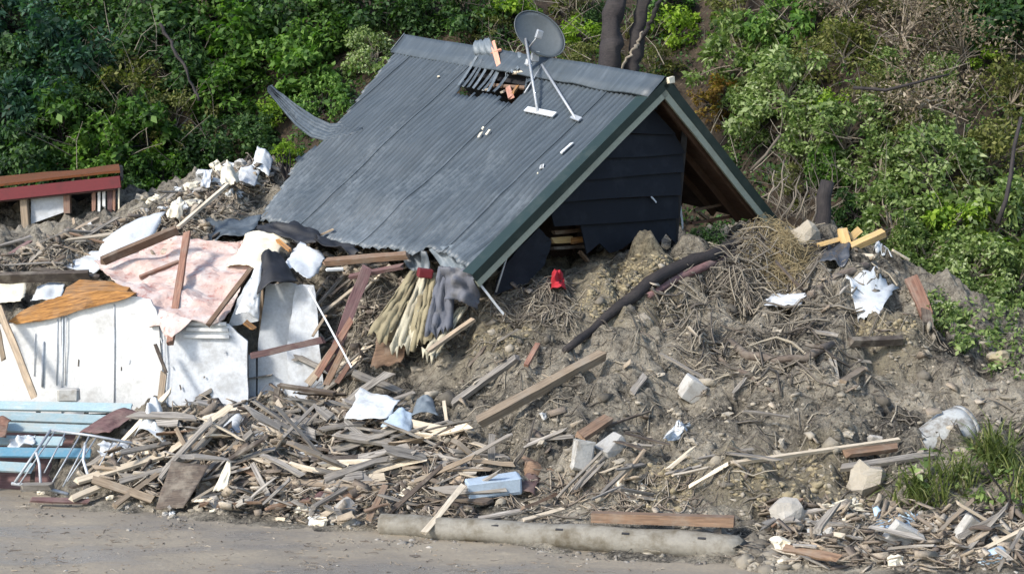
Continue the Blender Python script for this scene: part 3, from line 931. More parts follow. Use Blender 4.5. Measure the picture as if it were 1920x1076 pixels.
for (x0, y0, w0, x1, y1, w1, m, wd) in ((932, 92, .2, 938, 132, .02, 'pinkwood', .09), (950, 158, -.05, 962, 192, .05, 'pinkwood', .10), (905, 150, -.1, 990, 160, -.06, 'brown_wood', .07), (940, 176, .02, 945, 160, -.1, 'pale_wood', .05),
                                        (962, 142, .05, 985, 138, .03, 'pale_wood', .05), (912, 172, .03, 918, 158, -.08, 'pale_wood', .06), (970, 150, -.08, 960, 182, .03, 'orange_wood', .06), (925, 112, .12, 948, 104, .12, 'pinkwood', .06)):
    mm = M.get(m) or wood('pink_torn_timber', (0.40, 0.17, 0.11), (0.58, 0.32, 0.23), 0.1)
    M[m] = mm
    plank('split_batten', RL(*UV(x0, y0), w0), RL(*UV(x1, y1), w1), wd, 0.03, mm, up=NL, parent=house, jag=0.8)
# curled sheet torn off the far end of the roof
cs = [(680, 240), (655, 244), (612, 250), (585, 240), (556, 220), (525, 190), (500, 166)]
g = []
for i, (x, y) in enumerate(cs):
    s = i / (len(cs) - 1)
    D = RL(*UV(x, y)).y - 0.10 - 0.3 * s
    hgt = 14 + 58 * math.sin(min(1, s * 1.1) * math.pi) * (0.35 + 0.65 * s) * (1 if s < .95 else .6)
    a, b = P(x, y + hgt * 0.35, D), P(x + 8, y - hgt * 0.35, D + 0.25)
    g.append([a.lerp(b, t) + Vector((0.02 * rng.uniform(-1, 1), 0, 0.035 * math.sin(t * math.pi * 11) + 0.02 * rng.uniform(-1, 1) * (s > .9))) for t in np.linspace(0, 1, 23)])
thick_sheet('curled_sheet', g, 0.006, M['roof'], house, True)
# crumpled eave near the gable corner, and small things on the sheets
for (cs, m) in (([(805, 470, .03), (858, 462, .04), (880, 500, -.12), (822, 496, -.14)], 'roof_old'), ([(740, 468, .02), (800, 474, .03), (790, 496, -.2), (752, 490, -.15)], 'roof')):
    flap(cs, 0.012, M[m])
for (x0, y0, x1, y1, m, wd) in ((1050, 294, 1077, 270, 'white_sheet', .05), (1012, 318, 1024, 314, 'white_sheet', .09), (898, 262, 906, 250, 'cream', .05), (912, 258, 921, 246, 'cream', .04), (905, 247, 910, 240, 'cream', .04), (820, 148, 828, 146, 'cream', .03), (1008, 330, 1013, 327, 'cream', .03)):
    o = plank('litter_strip', RL(*UV(x0, y0), .035), RL(*UV(x1, y1), .035), wd, 0.015, M[m], up=NL)
    tag(o, {1050: 'white strip lying on the roof near the gable edge', 1012: 'round white scrap on the roof below the white strip', 898: 'left cream crumb on the middle of the roof', 912: 'right cream crumb on the middle of the roof',
            905: 'upper cream crumb on the middle of the roof', 820: 'tiny cream crumb left of the torn roof hole', 1008: 'tiny cream crumb just below the round white scrap'}[x0], 'scrap', 'scraps on the roof')

# satellite dish on its tripod
sb = RL(*UV(1012, 216), 0.03)
dish = empty('satellite_dish', 'dark grey satellite dish on a tripod mount standing on the roof', 'satellite dish', sb, HF)
dc = RL(*UV(1010, 118), 0.62)
top = RL(*UV(1008, 118), 0.45)
Dd = top.y
dctr = P(1012, 64, Dd + 0.05)
fw = Vector((0.30, -0.90, 0.30)).normalized()
sx = fw.cross(Vector((0, 0, 1))).normalized(); sy = sx.cross(fw)
sx, sy = (sx * math.cos(.7) + sy * math.sin(.7)), (sy * math.cos(.7) - sx * math.sin(.7))
V, Fc = [], []
NRr, NA = 6, 32
for side in (0, 1):
    for i in range(NRr + 1):
        r = 0.43 * i / NRr
        for k in range(NA):
            a = 2 * math.pi * k / NA
            V.append(dctr + sx * (r * 1.02 * math.cos(a)) + sy * (r * .76 * math.sin(a)) + fw * (0.55 * r * r - 0.10 - side * 0.008))
K = (NRr + 1) * NA
for side in (0, 1):
    for i in range(NRr):
        for k in range(NA):
            a, b = side * K + i * NA + k, side * K + i * NA + (k + 1) % NA
            Fc.append((a, b, b + NA, a + NA) if side == 0 else (a, a + NA, b + NA, b))
for k in range(NA):
    a, b = NRr * NA + k, NRr * NA + (k + 1) % NA
    Fc.append((a, b, b + K, a + K))
refl = mk('reflector', V, Fc, M['dish'], dish, None, True)
V, Fc = tube_geo([dctr + sx * (.43 * 1.02 * math.cos(a)) + sy * (.43 * .76 * math.sin(a)) + fw * 0.002 for a in np.linspace(0, 2 * math.pi, 33)], 0.010, 5, False)
mk('rim', V, Fc, M['dish'], refl, None, True)
arm = tube('arm', [dctr - sy * 0.32, dctr - sy * 0.24 + fw * 0.32], 0.014, M['steel'], 6, dish)
chunk('receiver', dctr - sy * 0.23 + fw * 0.35, (0.10, 0.07, 0.13), M['steel'], (0.3, 0.2, 0.4), 0.08, arm)
mount = P(1003, 106, Dd + .02)
mast = tube('mast', [RL(*UV(1010, 214), 0.03), top, mount], 0.024, M['steel'], 8, dish)
chunk('bracket', mount, (0.12, 0.10, 0.16), M['steel'], (0.2, 0.1, 0.3), 0.08, mast)
chunk('bracket', P(992, 118, Dd), (0.10, 0.08, 0.10), M['steel'], (0.4, 0.1, 0.8), 0.08, mast)
leg1 = tube('leg', [P(1016, 122, Dd), RL(*UV(1081, 226), 0.03)], 0.021, M['steel'], 8, dish)
tube('leg', [P(1016, 124, Dd), RL(*UV(985, 178), 0.03)], 0.014, M['steel'], 8, dish)
tube('stay', [P(1020, 124, Dd), RL(*UV(1092, 132), 0.06)], 0.012, M['steel'], 6, dish)
box('foot_plate', RL(*UV(988, 208), 0.035), RL(*UV(1042, 219), 0.035), 0.10, 0.02, M['grey_panel'], up=NL, parent=mast)
box('foot_plate', RL(*UV(1074, 222), 0.035), RL(*UV(1090, 228), 0.035), 0.08, 0.02, M['steel'], up=NL, parent=leg1)

# ------------------------------------------------------------------ red shed at the left
shed = empty('red_shed', 'low red shed with orange mossy roof edge at the left', 'shed', P(100, 430, 24.6))
def Q(x, y, D): return P(x, y, D)
c = [Q(-120, 358, 24.2), Q(228, 318, 24.2), Q(222, 308, 26.2), Q(-120, 345, 26.2)]
thick_sheet('roof', patch(c, 16, 5, 0, 0.006, 4, 0.03), 0.04, M['moss'], shed)
box('fascia', Q(-120, 378, 24.16), Q(226, 341, 24.16), 0.05, 0.20, M['redpaint'], parent=shed)
box('soffit', Q(-120, 390, 24.4), Q(222, 355, 24.4), 0.4, 0.03, M['mauve_wood'], parent=shed)
box('post', Q(45, 372, 24.3), Q(50, 440, 24.3), 0.12, 0.10, M['tan_wood'], up=(0, 1, 0), parent=shed)
box('post', Q(126, 362, 24.3), Q(127, 400, 24.3), 0.11, 0.10, M['red_wood'], up=(0, 1, 0), parent=shed)
thick_sheet('wall_panel', patch([Q(58, 420, 24.35), Q(120, 398, 24.35), Q(120, 366, 24.35), Q(58, 372, 24.35)], 4, 4, 0, 0.0, 2, .01), 0.03, M['grey_panel'], shed)
for (x, m, w, y1) in ((176, 'red_wood', .07, 398), (186, 'white', .05, 400), (195, 'white', .06, 392), (206, 'mauve_wood', .09, 400), (214, 'red_wood', .05, 398), (223, 'cream', .03, 395)):
    plank('wall_board', Q(x, 346, 24.3), Q(x, y1, 24.3), w, 0.03, M[m], up=(0, 1, 0), parent=shed)
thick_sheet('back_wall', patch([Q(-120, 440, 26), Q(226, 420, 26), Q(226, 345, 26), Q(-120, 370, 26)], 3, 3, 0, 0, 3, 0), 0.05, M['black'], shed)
box('end_board', Q(228, 326, 24.2), Q(226, 322, 26.1), 0.05, 0.24, M['black'], parent=shed)

# ------------------------------------------------------------------ collapsed white room
wall = empty('white_wall', 'broken white painted wall standing behind the plank heap', 'wall', P(200, 750, 19.2))
def wp(x, y, D=19.2): return P(x, y, D)
def wpanel(cs, D, mat, nm='wall_panel', t=0.05, n=8):
    c = [P(x, y, D if len(q) == 0 else q[0]) for x, y, *q in cs]
    return poly_sheet(nm, c, t, mat, 2, 0.006, wall)
wpanel([(-260, 775), (118, 775), (116, 580), (30, 604), (-60, 610), (-260, 600)], 19.2, M['white'])
wpanel([(119, 775), (308, 770), (300, 600), (285, 560), (240, 555), (117, 580)], 19.21, M['white'])
wpanel([(309, 770), (466, 762), (464, 640), (430, 606), (345, 598), (301, 605)], 19.24, M['stained_shaded_white'])
wpanel([(484, 770), (600, 762), (585, 640), (582, 545), (545, 530), (500, 532), (484, 640)], 19.55, M['grey_panel'])
wpanel([(540, 770), (612, 762), (596, 600), (590, 535), (556, 533), (540, 640)], 19.45, M['stained_shaded_white'])
wpanel([(430, 612), (486, 600), (488, 540), (470, 520), (446, 560)], 19.42, M['grey_panel'])
for y, x0, x1 in ((606, 338, 424), (617, 350, 428), (630, 345, 430)):
    box('ledge', P(x0, y, 19.16), P(x1, y + 1, 19.16), 0.05, 0.045, M['white'], parent=wall)
for x, y0, y1, r in ((81, 640, 725, .018), (108, 598, 722, .007), (124, 590, 722, .007), (66, 625, 705, .006)):
    tube('conduit', [P(x, y0, 19.14), P(x - 1, (y0 + y1) / 2, 19.135), P(x - 2, y1, 19.14)], r, M['grey_panel'], 6, wall)
box('batten', P(474, 775, 19.5), P(473, 665, 19.5), 0.10, 0.05, M['grey_panel'], up=(0, 1, 0), parent=wall)
box('gap_shade_strip', P(480, 670, 19.6), P(478, 765, 19.6), 0.16, 0.03, M['black'], up=(0, 1, 0), parent=wall)  # black strip painting the dark of the gap between the panels

for k in range(14):
    x, y = rng.uniform(10, 450), rng.uniform(625, 730)
    plank('gouge', P(x, y, 19.165), P(x + rng.uniform(-5, 5), y + rng.uniform(6, 16), 19.16), .02, .012, M['grey_panel' if k % 3 else 'dark_wood'], up=(0, -1, 0), parent=wall)
for x, y0, y1 in ((117, 582, 770), (308, 605, 770), (214, 570, 765)):
    tube('joint_cover', [P(x, y0, 19.15), P(x + .5, (y0 + y1) / 2, 19.152), P(x, y1, 19.15)], .012, M['stained_shaded_white'], 4, wall)
for x in (492, 520, 566):
    plank('stud', P(x, 775, 19.75), P(x - 2, 520 + rng.uniform(-10, 15), 19.75), .07, .05, M['tan_wood'], up=(0, -1, 0), parent=wall)
PINK = [(180, 497, 20.7), (242, 462, 21.0), (300, 440, 21.2), (345, 446, 21.1), (398, 452, 21.0), (455, 450, 20.9), (500, 462, 20.8), (492, 492, 20.4), (462, 520, 20.0), (446, 560, 19.6), (422, 604, 19.2), (396, 612, 19.1),
        (362, 606, 19.1), (340, 622, 19.05), (318, 642, 19.0), (300, 612, 19.1), (280, 612, 19.1), (276, 575, 19.3), (246, 548, 19.6), (205, 522, 20.2)]
o = poly_sheet('pink_ceiling_lining', [P(*q) for q in PINK], 0.02, M['pink'], 4, 0.07, None, frame_from(P(180, 497, 20.7), P(500, 462, 20.8)))
tag(o, 'torn pink lining sheet draped over the top of the white wall', 'lining sheet')
for nm, lb, cat, cs, m, kw in (
    ('white_sheet', 'large pale blue white sheet leaning behind the slanted brown beam', 'sheet', [(175, 512, 20.6), (268, 466, 21.0), (312, 398, 21.8), (196, 448, 21.4)], 'white_sheet', dict(bend=.06)),
    ('white_sheet', 'flat white sheet end lying left of the brown beam', 'sheet', [(85, 492, 20.9), (180, 512, 20.6), (190, 468, 21.2), (120, 482, 21.2)], 'white_sheet', {}),
    ('white_sheet', 'cream white torn sheet under the broken roof eave', 'sheet', [(425, 500, 20.2), (500, 505, 20.0), (545, 448, 20.7), (462, 435, 21.0)], 'cream', dict(bend=.08, jag=.08)),
    ('white_sheet', 'bluish white ragged sheet beside the dark fold below the eave', 'sheet', [(525, 505, 19.7), (578, 528, 19.5), (614, 488, 20.0), (560, 455, 20.4)], 'white_sheet', dict(bend=.05, jag=.1)),
    ('folded_sheet', 'folded white sheet hanging left of the dark fold', 'sheet', [(440, 592, 19.0), (484, 602, 19.0), (494, 490, 19.5), (470, 520, 19.6)], 'white_sheet', dict(bend=.1)),
    ('folded_sheet', 'black folded sheet standing in for the shadow beside the white sheet', 'painted shade', [(484, 552, 19.1), (560, 530, 19.3), (528, 478, 19.9), (490, 482, 19.6)], 'black', dict(bend=.14, jag=.07)),  # near-black sheet: the shadow in the fold is put into colour
    ('grey_flap', 'grey flap curling at the foot of the folded sheet', 'sheet', [(450, 572, 18.95), (486, 602, 18.9), (486, 560, 18.9), (470, 560, 18.95)], 'grey_panel', dict(bend=.06)),
    ('dark_roof_sheet', 'dark blue roofing sheet lying left of the roof', 'roofing sheet', [(360, 462, 21.0), (470, 440, 21.2), (490, 398, 22.2), (372, 410, 22.2)], 'roof', dict(wob=.08)),
    ('eave_shade_strip', 'black strip standing in for shade under the broken eave', 'painted shade', [(480, 428, 20.9), (600, 455, 20.2), (585, 428, 20.9), (490, 414, 21.2)], 'black', dict(jag=.12, wob=.06)),  # this strip and the next paint the dark gap below the eave
    ('eave_shade_strip', 'long black strip of painted shade along the eave above the mauve plank', 'painted shade', [(590, 452, 20.1), (672, 478, 19.7), (664, 462, 20.0), (600, 440, 20.6)], 'black', dict(jag=.1, wob=.05)),
    ('white_sheet', 'white block of sheet at the top of the rubble ridge', 'sheet', [(472, 312, 23.4), (505, 330, 23.3), (512, 300, 23.7), (482, 276, 23.8)], 'white_sheet', dict(bend=.05)),
    ('white_sheet', 'grey white sheet edge beside the top of the rubble ridge', 'sheet', [(440, 340, 23.1), (478, 352, 23.0), (488, 318, 23.4), (452, 312, 23.4)], 'grey_panel', dict(bend=.05)),
    ('white_sheet', 'small grey panel standing left on the rubble ridge', 'sheet', [(376, 352, 23.0), (392, 350, 23.0), (398, 318, 23.3), (382, 322, 23.3)], 'grey_panel', {}),
    ('insulation', 'cream insulation lump at the upper end of the long pale batten', 'insulation', [(418, 362, 22.4), (448, 352, 22.5), (446, 318, 22.9), (412, 322, 22.9)], 'cream', dict(bend=.15, wob=.1, jag=.12)),
    ('insulation', 'cream insulation lump below the rubble ridge', 'insulation', [(312, 415, 21.6), (340, 420, 21.6), (348, 392, 22), (318, 388, 22)], 'cream', dict(bend=.12, wob=.1, jag=.12)),
    ('white_corner_sheet', 'white panel corner between the dark beam and orange beam', 'panel', [(55, 565, 20.0), (115, 560, 20.0), (120, 530, 20.4), (70, 535, 20.4)], 'white_sheet', {}),
    ('cream_sheet', 'cream panel at the left edge above the orange beam', 'panel', [(-40, 570, 20.0), (42, 566, 20.0), (48, 528, 20.3), (-40, 530, 20.3)], 'cream', {}),
    ('roof_scrap', 'blue grey sheet scrap curled beside the cream board', 'sheet', [(712, 800, 17.2), (770, 815, 17.1), (775, 772, 17.4), (742, 768, 17.5)], 'bluegrey', dict(bend=.06)),
    ('roof_scrap', 'dark blue grey sheet scrap right of the cream board', 'sheet', [(765, 785, 17.35), (822, 778, 17.35), (812, 748, 17.65), (782, 752, 17.65)], 'roof_old', dict(bend=.09)),
    ('cream_board', 'clean cream board lying on the plank heap', 'board', [(646, 784, 17.35), (724, 784, 17.3), (750, 752, 17.6), (676, 730, 17.75)], 'white_sheet', dict(jag=.05, wob=.03)),
    ('white_cloth', 'pale blue white cloth spread hanging beside the blue boards', 'cloth', [(248, 812, 17.55), (312, 830, 17.4), (306, 775, 17.8), (282, 757, 18.0)], 'white_sheet', dict(bend=.16, wob=.1, jag=.06)),
    ('white_sheet', 'ragged white sheet lying on the upper right slope', 'sheet', [(1605, 608, None), (1648, 596, None), (1676, 545, None), (1590, 522, None)], 'white_sheet', dict(jag=.1)),
    ('grey_sheet', 'flat grey sheet half buried beside the straw clump', 'sheet', [(1432, 578, None), (1500, 580, None), (1512, 555, None), (1448, 556, None)], 'grey_panel', dict(jag=.1)),
    ('tarp', 'dark grey plastic sheet below the yellow timber offcuts', 'plastic sheet', [(1535, 498, None), (1590, 500, None), (1596, 462, None), (1552, 466, None)], 'tarp', dict(wob=.08)),
    ('blue_plastic', 'light blue plastic scrap at the lower right', 'plastic scrap', [(1640, 1005, None), (1722, 1000, None), (1712, 965, None), (1640, 962, None)], 'lightblue', dict(wob=.1, jag=.12)),
    ('white_scrap', 'white bent scrap in the middle of the slope', 'scrap', [(1232, 838, None), (1268, 835, None), (1302, 800, None), (1262, 808, None)], 'white_sheet', dict(wob=.08, jag=.1)),
    ('white_scrap', 'white chalky strip near the lower edge of the slope', 'scrap', [(1525, 970, None), (1625, 965, None), (1615, 948, None), (1550, 950, None)], 'cream', dict(wob=.1, jag=.15)),
    ('white_scrap', 'white scrap at the top right below the yellow offcuts', 'scrap', [(1640, 478, None), (1672, 488, None), (1670, 470, None), (1645, 462, None)], 'white_sheet', dict(wob=.06)),
    ('square_board', 'dark brown square panel tilted in the front of the plank heap', 'panel', [(290, 955, 16.25), (345, 950, 16.2), (392, 872, 16.6), (322, 862, 16.7)], 'dark_wood', dict(jag=.02, wob=.01)),
    ('tan_card', 'small tan square of board beside the dark brown panel', 'board', [(366, 935, 16.55), (402, 938, 16.55), (408, 902, 16.75), (372, 895, 16.75)], 'tan_wood', dict(jag=.05)),
    ('white_shard', 'pointed white shard standing in the plank heap', 'shard', [(400, 920, 16.3), (426, 914, 16.3), (434, 868, 16.55), (424, 862, 16.55)], 'cream', dict(jag=.03)),
    ('brown_board', 'brown square board under the rolled beige cloth', 'board', [(695, 690, 18.75), (752, 680, 18.8), (782, 605, 19.05), (712, 612, 19.05)], 'brown_wood', dict(wob=.03)),
    ('dark_cloth', 'dark grey wet cloth hanging at the roof corner', 'cloth', [(835, 560, 18.6), (890, 570, 18.5), (902, 508, 18.6), (830, 500, 18.75)], 'grey_cloth', dict(bend=.12, wob=.16, jag=.08)),
    ('blue_sheet', 'dark mauve sheet lying on the end of the blue boards', 'sheet', [(150, 808, 18.0), (205, 812, 17.9), (262, 770, 18.4), (222, 768, 18.5)], 'mauve_wood', {}),
    ('orange_scrap', 'orange brown board end at the left edge on the blue boards', 'board', [(-30, 820, 17.7), (10, 822, 17.7), (20, 785, 18.0), (-30, 770, 18.1)], 'red_wood', {}),
    ('white_rag', 'white rag lying on the pale blue boards', 'cloth', [(15, 838, 17.75), (60, 832, 17.75), (66, 814, 17.95), (25, 816, 17.95)], 'white_sheet', dict(wob=.06, jag=.1)),
    ('white_rag', 'white crumpled rag behind the metal rack', 'cloth', [(195, 862, 17.35), (250, 858, 17.3), (245, 832, 17.6), (185, 832, 17.65)], 'white_sheet', dict(wob=.1, jag=.1)),
):
    sheet(nm, lb, cat, cs, M[m], **kw)

for k, (x, y, w, h, m, lb) in enumerate(((455, 800, 46, 22, 'grey_panel', 'grey panel scrap in the upper left of the plank heap'), (560, 845, 52, 20, 'stained_shaded_white', 'dirty white board scrap in the middle of the plank heap'), (612, 930, 44, 18, 'mauve_wood', 'mauve flat scrap near the front of the heap'),
        (690, 860, 40, 16, 'grey_panel', 'grey flat scrap right of the middle of the heap'), (430, 770, 40, 20, 'brown_wood', 'brown flat scrap at the crest of the heap'), (760, 930, 36, 14, 'cream', 'cream scrap above the left end of the pole'),
        (350, 800, 44, 22, 'dark_wood', 'dark flat scrap at the left crest of the heap'), (520, 790, 50, 18, 'tan_wood', 'tan flat scrap behind the middle of the heap'), (655, 690, 40, 22, 'tan_wood', 'tan flat scrap at the foot of the mauve plank'),
        (970, 905, 42, 22, 'mauve_wood', 'mauve crumpled scrap above the blue grey block'), (1010, 880, 36, 26, 'brown_wood', 'brown crumpled scrap left of the standing concrete block'), (1180, 925, 30, 22, 'cream', 'cream pointed scrap above the square timber'))):
    v = G(x, y); D = v.y - .12
    sheet('sheet_scrap', lb, 'scrap', [(x - w, y + h * .5, D), (x + w * .8, y + h, D - .1), (x + w, y - h * .6, D + .25), (x - w * .7, y - h, D + .3)], M[m], jag=.12, wob=.06)

# blue boarding and the metal rack in front of it
bl = empty('blue_boarding', 'fallen pale blue boarding of long slats at the left edge', 'boarding', P(100, 880, 17.8))
for (y0, y1, xa, xb, da, db, m) in ((758, 765, -120, 252, 18.55, 18.5, 'blue'), (776, 788, -120, 228, 18.35, 18.3, 'blue'), (796, 806, -120, 172, 18.15, 18.1, 'blue'), (822, 828, -120, 120, 17.95, 17.9, 'blue'),
                                    (846, 850, -120, 178, 17.7, 17.65, 'deep_blue'), (868, 878, -120, 66, 17.5, 17.45, 'blue')):
    plank('slat', P(xa, y0, da), P(xb, y1, db), 0.155, 0.03, M[m], up=(0, -0.62, 0.78), parent=bl, jag=0.25, chip=0.03)
for x in (-30, 60, 150):
    plank('bearer', P(x, 905, 17.5), P(x + 12, 770, 18.75), 0.06, 0.06, M['dark_wood'], parent=bl, jag=0)
thick_sheet('backing', patch([P(-120, 915, 17.75), P(175, 915, 17.75), P(190, 800, 18.75), P(-120, 800, 18.75)], 4, 3), 0.02, M['mauve_wood'], bl)
rk = empty('metal_rack', 'grey metal rack of thin bars leaning on the blue boarding', 'rack', P(90, 920, 16.95))
tube('rail', [P(22, 906, 17.05), P(75, 912, 17.0), P(128, 926, 16.9)], 0.022, M['steel'], 6, rk)
tube('rail', [P(94, 806, 17.5), P(170, 816, 17.45), P(258, 832, 17.35)], 0.018, M['steel'], 6, rk)
for (x0, y0, x1, y1, r) in ((28, 904, 95, 806, .018), (36, 908, 103, 808, .010), (83, 886, 122, 812, .010), (92, 915, 150, 816, .011), (118, 912, 168, 816, .011), (126, 902, 182, 818, .010), (176, 892, 214, 824, .010), (196, 880, 226, 826, .010), (216, 872, 246, 830, .010)):
    tube('bar', [P(x0, y0, 17.0 + (915 - y0) * .002), P(x1, y1, 17.45)], r, M['steel'], 6, rk)
tube('hoop', [P(160, 830, 17.4), P(156, 862, 17.2), P(164, 888, 17.05), P(174, 896, 17.0)], 0.018, M['grey_panel'], 6, rk)
tube('hoop', [P(76, 905, 16.98), P(74, 870, 17.1), P(68, 848, 17.2)], 0.016, M['grey_panel'], 6, rk)
tag(chunk('grey_block', P(129, 740, 18.65), (0.27, 0.16, 0.17), M['concrete'], (0, 0, .1), 0.03), 'grey square block standing on the top blue board', 'block')
tag(chunk('white_rubble', P(70, 912, 16.9), (0.35, 0.15, 0.08), M['rubble'], (0, 0, .1), 0.25), 'white crumbled plaster heap under the metal rack', 'plaster')

# rolled beige cloth at the broken eave
cl = empty('rolled_cloth', 'beige rolled carpet and cloth fanning out below the roof corner', 'carpet', P(770, 690, 18.8))
for (xa, ya, xb, yb, wa, wb, m, d) in ((780, 508, 712, 628, 20, 46, 'carpet', 0), (800, 512, 752, 655, 22, 44, 'carpet_pale', -.04), (815, 512, 790, 650, 22, 42, 'carpet', -.1), (838, 500, 822, 622, 30, 52, 'grey_cloth', -.16), (868, 575, 806, 668, 14, 30, 'carpet_pale', -.3)):
    g = []
    for i in range(13):
        v = i / 12
        x, y, w = xa + (xb - xa) * v, ya + (yb - ya) * v, wa + (wb - wa) * v
        D = 19.2 + d - .45 * v
        row = []
        for k in range(13):
            s = k / 12 - .5
            bul = .03 * math.cos(s * math.pi) + .035 * abs(math.sin(s * 11 + xa + 1.5 * v)) * (.4 + v) + .12 * float(fbm(s * 4 + xa, v * 5, 1.5, 3, 4))
            row.append(P(x + s * w, y + 6 * math.sin(s * 5 + xa) * v + 14 * rng.uniform(-1, 1) * (v > .93), D - bul))
        g.append(row)
    thick_sheet('roll', g, -.012, M[m], cl, True)
thick_sheet('cloth_fold', patch([P(705, 640, 19.0), P(780, 645, 18.7), P(800, 530, 19.05), P(762, 530, 19.2)], 24, 8, 0, 0.02, 5, 0.10), 0.01, M['carpet'], cl, True)
tag(chunk('brick', P(797, 512, 18.95), (0.20, 0.11, 0.12), M['redpaint'], (0.2, .1, .3), 0.06), 'red brick caught at the top of the rolled beige cloth', 'brick')

